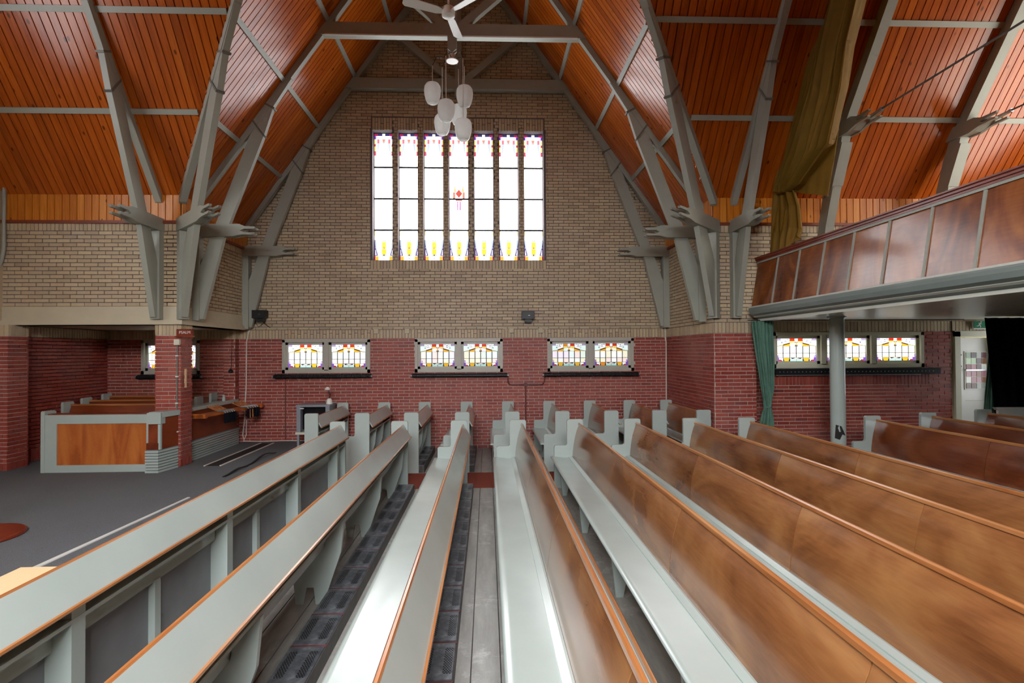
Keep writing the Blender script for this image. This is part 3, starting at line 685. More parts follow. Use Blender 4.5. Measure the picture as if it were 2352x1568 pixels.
# ------------------------------------------------------------------ roof trusses
HAND = [(0, 3.905), (.68, 3.905), (.76, 3.925), (.82, 3.935), (1.01, 3.935), (1.03, 3.952), (1.02, 3.970), (.86, 3.972), (.80, 4.0), (.86, 4.030), (1.03, 4.032), (1.05, 4.05), (1.03, 4.068), (.88, 4.072), (.78, 4.11), (0, 4.11)]
CORE = [(0, 3.91), (.66, 3.91), (.76, 3.94), (.81, 4.0), (.79, 4.06), (.74, 4.105), (0, 4.105)]
def half(root, P0, D, T, fz, U=HW-.02, post=True, rafter_w=.05):
    P, D, T = Vector(P0), Vector(D), Vector(T).normalized(); k = D.length
    fn = lambda u, z, w: tuple((P+D*u+T*w).xy)+(z,)
    pu = .13/k
    if post:
        po = MB().prism([(0.003, fz), (pu, fz), (pu, 4.0), (0.003, 4.0)], fn, -.072, .072).build('wall_post', M['timber'], root)
        for z in (fz+.12, fz+.95):
            c0 = P+D*pu
            MB().tube([fn(pu-.005, z, 0), fn(pu+.02/k, z, 0)], .022, 8).build('bolt', M['strap'], po)
    MB().prism([(pu, fz+.03), (pu+.05/k, fz+.03), (.52, 3.9), (1.18, 5.63), (1.33, 6.10), (1.62, 6.56), (1.62, 6.70), (1.02, 5.86), (.95, 5.63), (.30, 3.9), (pu, 3.42)], fn, -.042, .042).build('strut', M['timber'], root)
    MB().prism([(.01, zroof(0)-.02), (.01, zroof(0)-.13), (.05, zroof(.05)-.185), (U, zroof(U)-.185), (U, zroof(U)-.02)], fn, -rafter_w, rafter_w).build('rafter', M['timber'], root)
    hb = MB().prism(CORE, fn, -.043, .043).build('hammer_beam', M['timber'], root)
    for w0, w1 in ((-.083, -.043), (.043, .083)): MB().prism(HAND, fn, w0, w1).build('carved_finger_plate', M['timber'], hb)
    # iron straps
    for (a, b) in (((.98, 5.86), (1.17, 5.60)), ((1.18, 6.14), (1.335, 6.06))):
        d = Vector((b[0]-a[0], b[1]-a[1])).normalized(); n = Vector((-d.y, d.x))
        q = [(a[0]+n.x*t, a[1]+n.y*t) for t in (-.014, .014)]; q2 = [(b[0]+d.x*.012+n.x*t, b[1]+d.y*.012+n.y*t) for t in (.014, -.014)]
        MB().prism(q+q2, fn, -.058, .058).build('iron_strap', M['strap'], root)
    return fn
def arm_truss(label, y, fzl, fzr, light=False):
    root = empty('roof_truss', (0, 0, 0), 0, label, 'roof truss', 'grey timber roof trusses')
    half(root, (XL, y, 0), (1, 0, 0), (0, 1, 0), fzl); half(root, (XR, y, 0), (-1, 0, 0), (0, 1, 0), fzr)
    zc = 7.31; hw = HW-(zc-ZE)/SL-.02
    MB().prism([(XG-hw, zc), (XG+hw, zc), (XG+hw-.16, zc+.215), (XG-hw+.16, zc+.215)], XZ, y-.07, y+.07).build('collar_beam', M['timber'], root)
    MB().prism([(XG-.075, zc-.12), (XG+.075, zc-.12), (XG+.075, ZR-.2), (XG-.075, ZR-.2)], XZ, y-.05, y+.05).build('king_post', M['timber'], root)
    for s_ in (-1, 1):
        MB().prism([(XG+s_*.06, zc+.2), (XG+s_*.26, zc+.2), (XG+s_*1.60, zc+1.36), (XG+s_*1.50, zc+1.47)], XZ, y-.06, y+.06).build('brace', M['timber'], root)
    return root
arm_truss('grey truss fixed flat against the brick gable around the great window', 10.86, 2.45, 2.45)
t2 = arm_truss('grey truss carrying the cluster of pendant lamps', 9.04, 2.51, 2.46)
tub = MB().tube([(XG-2.12, 8.93, 7.285), (XG+2.12, 8.93, 7.285)], .016, 8).build('cable_tube', M['white'], t2, True)
def nave_truss(label, P0, D, T, fz):
    root = empty('roof_truss', (0, 0, 0), 0, label, 'roof truss', 'grey timber roof trusses'); half(root, P0, D, T, fz); return root
nave_truss('grey truss rising from the pillar toward the nave, left of the valley', (-5.21, YN, 0), (0, -1, 0), (1, 0, 0), 2.51)
nave_truss('grey diagonal valley truss rising from the brick pillar corner', (-4.86, YN-.01, 0), (1, -1, 0), (1, 1, 0), 2.51)
nave_truss('grey diagonal valley truss rising from the right brick pier', (XR+.02, YN-.03, 0), (-1, -1, 0), (1, -1, 0), 2.50)
nave_truss('grey truss on the right brick pier toward the gallery', (4.09, YN, 0), (0, -1, 0), (1, 0, 0), 2.50)
def gallery_truss(label, x):
    root = empty('gallery_truss', (x, YN, 0), 0, label, 'roof truss', 'curved trusses over the gallery')
    fn = lambda u, z, w: (w, -u, z)
    pts = [(.02, 2.62), (.20, 2.62), (.24, 3.4), (.36, 3.95), (.54, 4.5), (.72, 5.0), (.80, 5.32), (HW-.02, zroof(HW)-.22), (HW-.02, zroof(HW)-.03), (.62, 5.33), (.45, 4.95), (.28, 4.4), (.16, 3.95), (.06, 3.4)]
    MB().prism(pts, fn, -.07, .07).build('rafter', M['timber'], root)
    MB().prism([(.33, 4.40), (.56, 4.54), (.78, 5.08), (.80, 5.13), (.58, 5.22)], fn, -.085, .085).build('scarf_block', M['timber'], root)
    core = [(.52, 5.25), (1.0, 5.23), (1.22, 5.30), (1.20, 5.36), (1.05, 5.41), (.62, 5.41)]
    hb = MB().prism(core, fn, -.062, .062).build('hammer_beam', M['timber'], root)
    pl = [(.50, 5.24), (.95, 5.22), (1.12, 5.26), (1.38, 5.265), (1.38, 5.29), (1.18, 5.295), (1.14, 5.32), (1.40, 5.34), (1.40, 5.365), (1.16, 5.37), (1.04, 5.42), (.58, 5.42)]
    for w0, w1 in ((-.11, -.068), (.068, .11)): MB().prism(pl, fn, w0, w1).build('carved_finger_plate', M['timber'], hb)
    MB().tube([(0, -1.2, 5.32), (0, -1.46, 5.32), (0, -1.52, 5.32)], [.016, .016, .03], 8).build('eye_bolt', M['metal'], hb, True)
    rod = MB().tube([(0, -1.46, 5.32), (0, -7.4, 5.32)], .013, 8).build('tie_rod', M['strap'], root, True)
    return root
gallery_truss('curved truss with tie rod beside the ochre drape', 5.5)
gallery_truss('curved truss with tie rod above the middle of the gallery', 7.37)

# ------------------------------------------------------------------ gallery
GZ = 2.55
gal = empty('gallery', (4.28, 0, GZ), 0, 'timber gallery with glossy wooden front panels and grey cornice', 'gallery', None, 'structure'); G0 = Vector((4.28, 0, GZ))
def gl(mb): return MB().add([Vector(v)-G0 for v in mb.v], mb.f)
Y0, Y1 = yn2+.02, 8.50
fnY = lambda a, b, w: (a, w, b)
gl(MB().prism([(4.25, 2.60), (4.27, 2.55), (4.36, 2.50), (4.42, 2.47), (4.62, 2.47), (4.62, 2.66), (4.245, 2.66), (4.245, 2.635)], fnY, Y0, Y1)).build('cornice', M['cornice'], gal)
gl(MB().prism([(4.40, 2.475), (4.40, 2.44), (4.56, 2.44), (4.58, 2.475)], fnY, Y0, Y1)).build('cove_moulding', M['soffit'], gal)
gl(MB().box(4.56, XE, Y0, YW, 2.47, 2.62)).build('soffit', M['soffit'], gal)
gl(MB().box(4.6, XE, Y0, YN, 2.62, 2.68)).build('gallery_floor', M['redwood'], gal)
ys = [Y1]+[7.866-i*.558 for i in range(14)]+[Y0]
xb, xt, zb, zt = 4.285, 4.405, 2.655, 3.385
for i in range(len(ys)-1):
    a, b = ys[i+1], ys[i]
    me = MB().prism([(xb, zb), (xb+.02, zb), (xt+.02, zt), (xt, zt)], fnY, a+.012, b-.012)
    gl(me).build('front_panel', M['galply'], gal)
    gl(MB().prism([(xb-.014, zb), (xb+.01, zb), (xt+.01, zt), (xt-.014, zt)], fnY, a-.014, a+.014)).build('cover_strip', M['timber'], gal)
gl(MB().prism([(xb+.02, zb), (xb+.05, zb), (xt+.05, zt), (xt+.02, zt)], fnY, Y0, Y1)).build('back_board', M['dark'], gal)
gl(MB().prism([(xt-.02, zt-.012), (xt+.04, zt-.012), (xt+.04, zt+.014), (xt-.02, zt+.014)], fnY, Y0, Y1)).build('grey_bead', M['timber'], gal)
gl(MB().prism([(xt-.025, zt+.014), (xt+.16, zt+.014), (xt+.16, zt+.085), (xt-.055, zt+.085), (xt-.055, zt+.07), (xt-.04, zt+.06), (xt-.04, zt+.04), (xt-.025, zt+.035)], fnY, Y0, Y1)).build('hand_rail', M['redwood'], gal)
col = empty('steel_column', (5.25, 7.82, 0), 0, 'round grey steel column holding up the gallery', 'column')
MB().lathe([(.0, 0), (.14, 0), (.14, .03), (.105, .05), (.102, 2.44), (.13, 2.45), (.13, 2.47), (0, 2.47)], seg=28).build('shaft', M['pew'], col, True)
MB().add([(-.085, -.072, .86), (-.02, -.107, .84), (.04, -.104, .70), (-.01, -.109, .72), (-.045, -.102, .64), (-.095, -.06, .66)], [(0, 1, 3), (1, 2, 3), (0, 3, 4), (0, 4, 5)]).build('bare_patch', M['slot'], col)

# ------------------------------------------------------------------ pews
MC = {}
def cached(key, fn_mb, mat, smooth=False):
    if key not in MC: MC[key] = fn_mb().mesh(key[0], mat, smooth)
    return MC[key]
BACK = [(-.045, .44), (-.040, .52), (-.028, .62), (-.008, .73), (.020, .83), (.052, .915)]
def end_poly():
    q = [(-.31, .0), (.115, 0)]+arc(.085, .955, .03, 0, 90)+arc(-.09, .955, .03, 90, 180)+[(-.12, .64)]+[(-.12-.03+.03*math.cos(math.radians(t)), .64-.03*math.sin(math.radians(t))) for t in (0, 30, 60, 90)]+arc(-.28, .58, .03, 90, 180)
    return q
SUP = [(-.29, .425), (-.25, 0), (-.19, 0), (-.165, .13), (-.11, .13), (-.095, 0), (-.035, 0), (.10, .40), (.125, .655), (.02, .655), (.0, .60), (-.015, .50), (-.028, .44)]
def make_pew(loc, rz, length, label, group, back_mat, sup_ys, seams, rest=True, near_end=True, screen=False, posts=None, minors=None, name='church_pew', cat='pew', dark_rest=False):
    """local frame: sitters face -x, the pew runs from y=-length (near) to y=0 (far end)"""
    root = empty(name, loc, rz, label, cat, group)
    kl = round(length, 3)
    def part(nm, fnm, mat, smooth=False, key=None, parent=root, y=0.0):
        o = link(nm, cached((nm, kl if key is None else key, mat.name, screen), fnm, mat, smooth), parent); o.location = (0, y, 0); return o
    endq = end_poly() if not screen else [(-.05, 0), (.115, 0)]+arc(.085, .955, .03, 0, 90)+arc(-.07, .955, .03, 90, 180)+[(-.10, 0)]
    part('end_panel', lambda: MB().prism(endq, XZ, 0, .045), M['pew'], key='e', y=-.045)
    if near_end: part('end_panel', lambda: MB().prism(endq, XZ, 0, .045), M['pew'], key='e', y=-length)
    y0, y1 = -length+.045, -.045
    if not screen:
        top = [(-.105+(-.335+.105)*i/10, .4375+.021*(i/10)**2.0) for i in range(11)]
        seat = [(-.366, .444), (-.360, .434), (-.30, .430), (-.05, .418), (-.05, .437)]+top+[(-.348, .4575), (-.358, .454), (-.364, .449)]
        part('seat', lambda: MB().prism(seat, XZ, y0, y1), M['pew'], True)
        part('seat_rear_strip', lambda: MB().prism([(-.104, .437), (-.045, .437), (-.045, .455), (-.06, .458), (-.095, .449), (-.104, .447)], XZ, y0, y1), M['pew'])
    # back boards between seams
    cuts = [y0]+[s_ for s_ in sorted(seams) if y0+.1 < s_ < y1-.1]+[y1]
    for a, b in zip(cuts[:-1], cuts[1:]):
        def bk(a=a, b=b):
            n = len(BACK); mb = MB(); L_ = b-a-.007
            mb.add([(x, 0, z) for x, z in BACK]+[(x, L_, z) for x, z in BACK], [(i, i+1, n+i+1, n+i) for i in range(n-1)])
            for yy in (0, L_): mb.add([(x, yy, z) for x, z in BACK]+[(x+.008, yy, z) for x, z in BACK], [(i, i+1, n+i+1, n+i) for i in range(n-1)])
            return mb
        def rb(a=a, b=b):
            n = len(BACK); mb = MB(); L_ = b-a-.007
            return mb.add([(x+.016, 0, z) for x, z in BACK]+[(x+.016, L_, z) for x, z in BACK]+[(x+.008, 0, z) for x, z in BACK]+[(x+.008, L_, z) for x, z in BACK], [(n+i, n+i+1, i+1, i) for i in range(n-1)]+[(2*n+i, 2*n+i+1, 3*n+i+1, 3*n+i) for i in range(n-1)])
        o_ = part('backrest_board', bk, back_mat if not screen else M['pew'], True, key=round(b-a, 3), y=a+.002)
        q_ = part('rear_board', rb, M['pew'], True, key=round(b-a, 3), parent=o_)
    part('top_rail', lambda: MB().prism([(.038, .905), (.040, .927), (.047, .936), (.058, .936), (.064, .928), (.066, .900)], XZ, y0, y1), M['rail'])
    if rest:
        br = part('book_rest', lambda: MB().prism([(.066, .930), (.058, .915), (.148, .748), (.163, .755)], XZ, y0, y1), M['pew'])
        part('edge_lip', lambda: MB().prism([(.150, .744), (.166, .744), (.174, .752), (.173, .764), (.164, .768)], XZ, y0, y1), M['rail'], parent=br)
        part('book_shelf', lambda: MB().prism([(-.01, .655), (.118, .655), (.118, .675), (-.01, .675)], XZ, y0, y1), M['pew'])
    for sy in sup_ys:
        if y0 < sy < y1: part('support', lambda: MB().prism(SUP, XZ, 0, .035), M['pew'], key='s', y=sy)
    if screen:
        part('lower_rail', lambda: MB().box(-.02, .02, y0, y1, 0, .085), M['pew'])
        part('upper_rail', lambda: MB().box(-.02, .022, y0, y1, .52, .655), M['pew'])
        ps = sorted(posts+minors); cc = [y0]+ps+[y1]
        for a, b in zip(cc[:-1], cc[1:]):
            if b-a > .2: part('panel', lambda a=a, b=b: MB().box(-.03, -.012, 0, b-a, .08, .53), M['pew_in'], key=round(b-a, 3), y=a)
        for p in posts: part('post', lambda: MB().box(-.02, .115, -.045, .045, 0, .745), M['pew'], key='p', y=p)
        for p in minors: part('stile', lambda: MB().box(-.02, .03, -.03, .03, .08, .53), M['pew'], key='q', y=p)
    return root
FAR = 7.745; LN = FAR-.98
SUPY = [y-FAR for y in (7.28, 5.78, 4.26, 2.72, 1.3)]; SEAM = [3.6-FAR, 5.4-FAR, 1.8-FAR]
make_pew((-2.145, FAR, 0), 0, LN, 'long grey front screen with a sloping book rest beside the carpet edge', 'long pews in the crossing', M['pew'], [], [], screen=True,
         posts=[y-FAR for y in (7.35, 5.85, 4.30, 2.74, 1.2)], minors=[y-FAR for y in (5.02, 3.52, 2.0)], name='front_screen', cat='screen')
ordn = ['first', 'second', 'third', 'fourth', 'fifth', 'sixth', 'seventh', 'eighth']
for i, x in enumerate((-1.258, -.408, .440, 1.270, 2.108, 2.975, 3.805)):
    wood = M['plywood']
    make_pew((x, FAR, 0), 0, LN, 'long grey pew, %s row behind the long front screen' % ordn[i] if i < 2 else 'long pew with varnished wooden back, %s row behind the long front screen' % ordn[i],
             'long pews in the crossing', wood, SUPY, SEAM)
for i, (x, dz) in enumerate(((5.745, 0.0), (6.60, .04), (7.46, .08))):
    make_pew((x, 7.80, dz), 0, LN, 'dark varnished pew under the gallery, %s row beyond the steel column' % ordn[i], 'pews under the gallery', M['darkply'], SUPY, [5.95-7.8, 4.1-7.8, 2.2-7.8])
    if dz: tag(box('pew_plinth', M['warmbox'], None, x-.33, x+.2, .96, 7.82, 0, dz), 'low dark plinth under the %s pew beneath the gallery' % ordn[i], 'plinth')
GF, GLN = 10.68, 1.92
make_pew((-2.86, GF, 0), 0, GLN, 'short grey front screen with a sloping book rest near the media cart', 'short pews along the gable wall', M['pew'], [], [], screen=True, posts=[-.95], minors=[], name='front_screen', cat='screen')
for i, x in enumerate((-2.035, -1.24, -.412, .410, 1.235, 2.05, 2.855, 3.60)):
    make_pew((x, GF, 0), 0, GLN, 'short pew by the brick gable wall, %s row behind the short front screen' % ordn[i], 'short pews along the gable wall', M['plywood'] if i > 2 else M['plywood'], [-.75, -1.4], [])
# foot warmers
def warmer(label, x0, x1, ya, yb, group):
    root = empty('foot_warmer', ((x0+x1)/2, ya, 0), 0, label, 'foot warmer', group); w = (x1-x0)/2; ln = yb-ya
    MB().box(-w, w, 0, ln, 0, .105).build('wooden_box', M['warmbox'], root)
    n = round(ln/.4235); p = ln/n; me = MB().box(-w+.006, w-.006, -p/2+.016, p/2-.016, .105, .118).mesh('perforated_tile', M['grate'])
    for i in range(n):
        o = link('perforated_tile', me, root); o.location = (0, (i+.5)*p, 0)
        if i: MB().box(-w, w, i*p-.012, i*p+.012, .105, .112).build('cross_batten', M['pipe'], root)
warmer('dark row of perforated foot warmers between the first and second long pews', -1.255, -1.03, .98, 7.57, 'foot warmers between the pews')
warmer('bright row of perforated steel foot warmers beside the bare floor planks', -.405, -.205, .98, 7.57, 'foot warmers between the pews')
warmer('short row of foot warmers behind the second short pew', -1.235, -1.04, 8.80, 10.6, 'foot warmers between the pews')
warmer('short row of foot warmers behind the third short pew', -.408, -.22, 8.80, 10.6, 'foot warmers between the pews')

# ------------------------------------------------------------------ choir alcove furniture
desk = empty('choir_desk', (-5.95, 8.36, PODZ), 0, 'grey framed choir desk front with an orange wood panel before the alcove', 'desk'); D0 = Vector((-5.95, 8.36, PODZ))
def dl(mb): return MB().add([Vector(v)-D0 for v in mb.v], mb.f)
dl(MB().box(-6.70, -5.14, 8.35, 8.40, .87+.04, 1.045)).build('top_rail', M['pew'], desk); dl(MB().box(-6.70, -5.14, 8.35, 8.40, PODZ, .285)).build('bottom_rail', M['pew'], desk)
dl(MB().box(-6.70, -6.53, 8.35, 8.40, .285, .91)).build('stile', M['pew'], desk); dl(MB().box(-5.20, -5.14, 8.35, 8.40, .285, .91)).build('stile', M['pew'], desk)
dl(MB().box(-6.53, -5.20, 8.365, 8.385, .285, .91)).build('panel', M['panelwood'], desk)
dl(MB().prism([(8.34, PODZ), (8.56, PODZ), (8.56, 1.08), (8.53, 1.105), (8.36, 1.105), (8.34, 1.09)], YZ, -6.755, -6.70)).build('end_panel', M['pew'], desk)
dl(MB().box(-6.70, -5.14, 8.40, 8.56, 1.02, 1.055)).build('wooden_ledge', M['redply'], desk)
bx = dl(MB().box(-5.14, -4.965, 8.25, 8.60, .52, .62)).build('wooden_block', M['redply'], desk)
dl(MB().box(-5.115, -4.985, 8.275, 8.60, .62, .90)).build('wooden_stem', M['redply'], desk)
dl(MB().box(-5.14, -4.935, 8.262, 8.62, .905, 1.075)).build('cap_block', M['pew'], desk); dl(MB().box(-4.975, -4.935, 8.26, 8.30, .52, .90)).build('corner_strip', M['pew'], desk)
dl(MB().prism([(-4.945, 8.30), (-4.90, 8.66), (-5.14, 8.66), (-5.14, 8.30)], XY, .52, 1.00)).build('side_panel', M['redply'], desk)
dl(MB().prism([(-4.93, 8.31), (-4.87, 8.655), (-5.139, 8.655), (-5.139, 8.31)], XY, 1.0, 1.08)).build('top_board', M['pew'], desk)
for i in range(8):
    z0 = PODZ+i*.043
    dl(MB().prism([(-5.15, 8.235), (-4.955, 8.235), (-4.885, 8.64), (-5.15, 8.64)], XY, z0, z0+.03)).build('slat', M['pew'], desk)
    dl(MB().prism([(-5.14, 8.25), (-4.967, 8.25), (-4.90, 8.64), (-5.14, 8.64)], XY, z0+.03, z0+.043)).build('slat_groove', M['pew_in'], desk)
d2 = empty('choir_desk', (-4.97, 9.0, PODZ), 0, 'choir desk front with ribbed grey base beyond the brick pillar', 'desk'); E0 = Vector((-4.97, 9.0, PODZ))
def el(mb): return MB().add([Vector(v)-E0 for v in mb.v], mb.f)
el(MB().box(-5.02, -4.985, 9.0, 10.82, .50, 1.0)).build('panel', M['redply'], d2); el(MB().box(-5.16, -4.95, 9.0, 10.82, 1.0, 1.06)).build('top_board', M['pew'], d2)
for i in range(8):
    z0 = PODZ+i*.041
    el(MB().box(-5.06, -4.94, 9.0, 10.82, z0, z0+.029)).build('slat', M['pew'], d2); el(MB().box(-5.06, -4.955, 9.0, 10.82, z0+.029, z0+.041)).build('slat_groove', M['pew_in'], d2)
el(MB().lathe([(0, 1.06), (.03, 1.06), (.03, 1.12), (.018, 1.13), (.028, 1.16), (0, 1.18)], -5.06, 10.45, 10)).build('knob', M['pew'], d2, True)
for i, (y, z, l0) in enumerate(((9.62, .07, -7.43), (10.25, .09, -7.43), (10.78, .12, -7.43))):
    make_pew((-7.36 if i < 1 else -7.50, y, z+PODZ-.09), math.pi/2, 2.1 if i else 1.95, 'choir pew with dark wooden back in the alcove, %s row from the brick window wall' % ordn[2-i], 'choir pews in the alcove', M['redply'], [-1.0], [], rest=False)
    tag(box('pew_plinth', M['carpet'], None, -7.55, -5.4, y-.36, y+.18, PODZ-.01, z+PODZ-.09 if z > .09 else PODZ+.002), 'carpeted step under the %s choir pew from the window wall' % ordn[2-i], 'plinth') if z > .1 else None
# offering bag rack
rk = empty('bag_rack', (-4.70, 9.95, .93), math.radians(-6), 'orange wooden wall rack holding offering bags by the choir desk', 'rack')
MB().box(-.11, .09, -.92, .92, -.03, .012).build('shelf_board', M['panelwood'], rk); MB().box(-.17, .13, .86, .92, -.04, .03).build('end_bracket', M['panelwood'], rk); MB().box(-.17, .13, -.92, -.86, -.04, .03).build('end_bracket', M['panelwood'], rk)
RM = Matrix.Translation((-4.70, 9.95, .93)) @ Matrix.Rotation(math.radians(-6), 4, 'Z')
k = 0
for g_, ys_ in enumerate(((-.40, -.33, -.26, -.19, -.12), (.33, .42, .50, .58, .66))):
    for j, yy in enumerate(ys_):
        b = empty('offering_bag', RM @ Vector((.03, yy, .014)), math.radians(-6), 'black velvet offering bag on a wooden handle, %s along the rack from the brick pillar' % (ordn+['ninth', 'tenth'])[k], 'bag', 'offering bags on the rack'); k += 1
        MB().tube([(-.02, 0, .012), (-.18, -.05, .095)], .010, 8).build('handle', M['rail'], b, True)
        MB().tube([(-.03, 0, .012), (.10, 0, .012), (.13, 0, -.02)], .012, 8).build('hoop', M['metal'], b, True)
        MB().lathe([(.022, -.02), (.03, -.05), (.033, -.12), (.026, -.19), (.0, -.205)], .13, 0, 10).build('pouch', M['bag'], b, True)
        if g_ and j < 2: MB().tube([(.17, -.02, -.03), (.175, -.02, -.19)], .010, 8).build('wooden_rod', M['rail'], b, True)
# song board sign on the pillar
sg = empty('hymn_sign', (-4.80, 8.60, 2.30), math.radians(0), 'small wooden hymn board lettered psalm on the brick pillar', 'sign')
MB().box(-.10, .14, .0, .05, -.055, .055).build('board', M['redwood'], sg); MB().box(-.12, .16, -.02, .05, -.07, -.055).build('ledge', M['redply'], sg)
tx = bpy.data.curves.new('lettering', 'FONT'); tx.body = 'PSALM'; tx.size = .062; tx.extrude = .002; tx.align_x = 'CENTER'; tx.materials.append(M['white'])
tmp = bpy.data.objects.new('lettering', tx); COL.objects.link(tmp); bpy.context.view_layer.update()
lm = bpy.data.meshes.new_from_object(tmp.evaluated_get(bpy.context.evaluated_depsgraph_get())); bpy.data.objects.remove(tmp); bpy.data.curves.remove(tx)
to = bpy.data.objects.new('lettering', lm); COL.objects.link(to); to.parent = sg; to.location = (.03, -.004, -.018); to.rotation_euler = (math.pi/2, 0, 0)
# pillar conduit, switch box, batten
cn = empty('pillar_conduit', (-4.92, 8.645, PODZ), 0, 'thin grey conduit with socket box on the brick pillar', 'conduit')
MB().tube([(.0, 0, .0), (.012, 0, 1.93)], .011, 8).build('pipe', M['strap'], cn, True); MB().box(-.03, .055, -.03, .012, 1.93, 2.02).build('socket_box', M['offwhite'], cn)
for z in (.55, 1.0, 1.42, 1.75): MB().box(-.012, .030, -.018, .012, z, z+.018).build('clip', M['white'], cn)
tag(box('thermometer_strip', M['ply'], None, -4.862, -4.845, 8.76, 8.80, 1.42, 1.72), 'pale wooden strip on the side of the brick pillar', 'strip')

# ------------------------------------------------------------------ objects along the gable wall
def radiator(label, x0, x1, y, z, r=.045):
    root = empty('tube_heater', ((x0+x1)/2, y, z), 0, label, 'heater', 'black tube heaters under the windows'); h = (x1-x0)/2
    MB().tube([(-h, 0, 0), (h, 0, 0)], r*.72, 12).build('tube', M['iron'], root, True)
    n = int((x1-x0)/.032); mb = MB()
    for i in range(n):
        x = -h+.03+i*.032; mb.tube([(x, 0, 0), (x+.006, 0, 0)], r, 12)
    tag(mb.build('fins', M['iron'], root), kind='stuff')
    MB().box(-h-.01, h+.01, r*.35, r+.012, r*.9, r*1.1).build('top_plate', M['iron'], root)
    for s_ in (-1, 1): MB().tube([(s_*(h-.01), 0, 0), (s_*(h+.03), 0, 0)], r*.55, 10).build('end_cap', M['metal'], root, True)
    for s_ in (-.6, .6): MB().box(s_*h-.012, s_*h+.012, -.01, .075, -.02, .02).build('bracket', M['iron'], root)
radiator('black finned tube heater under the window above the desk lamp', -4.30, -2.36, YB-.075, 1.488)
radiator('black finned tube heater under the middle pair of lights', -1.53, .41, YB-.075, 1.488)
radiator('black finned tube heater under the lights nearest the right side wall', 1.16, 3.12, YB-.075, 1.488)
radiator('black finned tube heater behind the brick pillar in the alcove', -7.0, -5.75, YB-.075, 1.50)
rd = empty('flat_heater', (6.3, YW-.06, 1.60), 0, 'long flat black heater below the three light window', 'heater')
MB().box(-1.36, 1.55, -.03, .055, -.055, .04).build('casing', M['iron'], rd); MB().box(-1.37, 1.56, -.04, .06, .04, .05).build('top_plate', M['iron'], rd); MB().box(-1.36, 1.2, -.034, -.028, -.068, -.055).build('lower_edge', M['metal'], rd)
mb = MB()
for i in range(42): mb.box(-1.3+i*.066, -1.285+i*.066, -.034, -.029, -.012, .004)
tag(mb.build('vent_dots', M['metal'], rd), kind='stuff')
pp = empty('heating_pipe', (.785, YB-.04, 0), 0, 'rust coloured heating pipe forking up to two tube heaters', 'pipe')
MB().tube([(0, 0, 0), (0, 0, 1.28)], .014, 8).build('riser', M['pipe'], pp, True); MB().tube([(-.36, -.02, 1.47), (-.36, -.01, 1.34), (-.33, 0, 1.30), (-.28, 0, 1.29), (0, 0, 1.29), (.28, 0, 1.29), (.35, 0, 1.30), (.39, -.01, 1.35), (.39, -.02, 1.47)], .014, 8).build('fork', M['pipe'], pp, True)
MB().tube([(0, .02, 1.29), (0, -.025, 1.29)], .042, 10).build('junction_box', M['pipe'], pp, True)
tag(MB().tube([(-4.09, YB-.02, .18), (-4.09, YB-.02, 1.45)], .009, 6).build('heater_conduit', M['pipe'], None, True), 'thin rust pipe dropping from the heater above the media cart', 'pipe')
def speaker(label, x, z):
    root = empty('wall_speaker', (x, YB-.13, z), 0, label, 'speaker', 'wall speakers on the gable')
    MB().prism([(-.13, -.07), (.10, -.07), (.13, -.05), (.13, .09), (-.13, .09)], XZ, -.10, .06).build('cabinet', M['black'], root)
    MB().prism([(-.06, -.14), (.07, -.14), (.09, -.07), (-.08, -.07)], XZ, -.05, .05).build('lower_housing', M['black'], root)
    MB().box(-.02, .03, .05, .115, -.10, -.04).build('bracket', M['iron'], root)
    MB().box(.0, .035, -.104, -.10, .0, .008).build('badge', M['metal'], root)
    return root
sp = speaker('black wall speaker with loose cables near the left truss foot', -4.545, 2.735)
MB().tube([(-.1, .05, -.07), (-.13, .09, -.16), (-.08, .1, -.24), (0, .1, -.18), (.05, .1, -.13)], .005, 6).build('cable', M['black'], sp, True); MB().tube([(.02, .06, -.12), (.10, .1, -.22), (.15, .11, -.25)], .007, 6).build('stay', M['black'], sp, True)
speaker('black wall speaker alone on yellow brick below the great window', .835, 2.70)
for i, x in enumerate((-2.26, -1.63, .50, 1.10)):
    b = empty('junction_box', (x, YB-.03, 2.40), 0, 'small beige junction box on the brick band, %s along from the left speaker' % ordn[i], 'junction box', 'junction boxes on the brick band')
    MB().box(-.045, .045, -.03, .025, -.045, .045).build('cover', M['cream'], b); sx = 1 if i % 2 else -1
    MB().tube([(sx*.04, 0, .02), (sx*.12, .01, .035), (sx*.24, .015, .055)], .007, 6).build('conduit', M['cream'], b, True)
tag(MB().tube([(-4.6, YB-.02, 2.475), (-2.0, YB-.02, 2.49), (.9, YB-.02, 2.485), (3.7, YB-.02, 2.47)], .008, 6).build('wall_cable', M['cream'], None, True), 'pale cable run along the top of the brick soldier band', 'cable')
tag(MB().tube([(-4.80, YB-.03, 2.46), (-4.86, YB-.03, 2.2), (-4.87, YB-.025, 1.3), (-4.90, YB-.03, .62), (-4.93, YB-.04, .32), (-4.90, YB-.05, .22), (-4.86, YB-.04, .32), (-4.86, YB-.03, .62)], .011, 6).build('white_cable', M['cable'], None, True), 'white cable hanging down the corner beside the bag rack', 'cable')
tag(MB().tube([(-4.92, YB-.04, .20), (-4.6, YB-.05, .19), (-4.1, YB-.05, .20), (-3.6, YB-.06, .195)], .009, 6).build('floor_cable', M['cable'], None, True), 'white cable lying along the foot of the wall by the carpet', 'cable')
tag(MB().tube([(XR-.05, YB-.04, 2.46), (XR-.05, YB-.04, 2.24), (XR-.03, YB-.04, 2.15), (XR-.035, YB-.03, 1.0), (XR-.02, YB-.03, .1)], .012, 6).build('corner_pipe', M['cable'], None, True), 'ivory pipe down the corner between gable and right side wall', 'pipe')
ck = empty('wall_hook', (-5.1, 10.81, 1.62), 0, 'small black hook with cord on the brick pilaster in the alcove', 'hook')
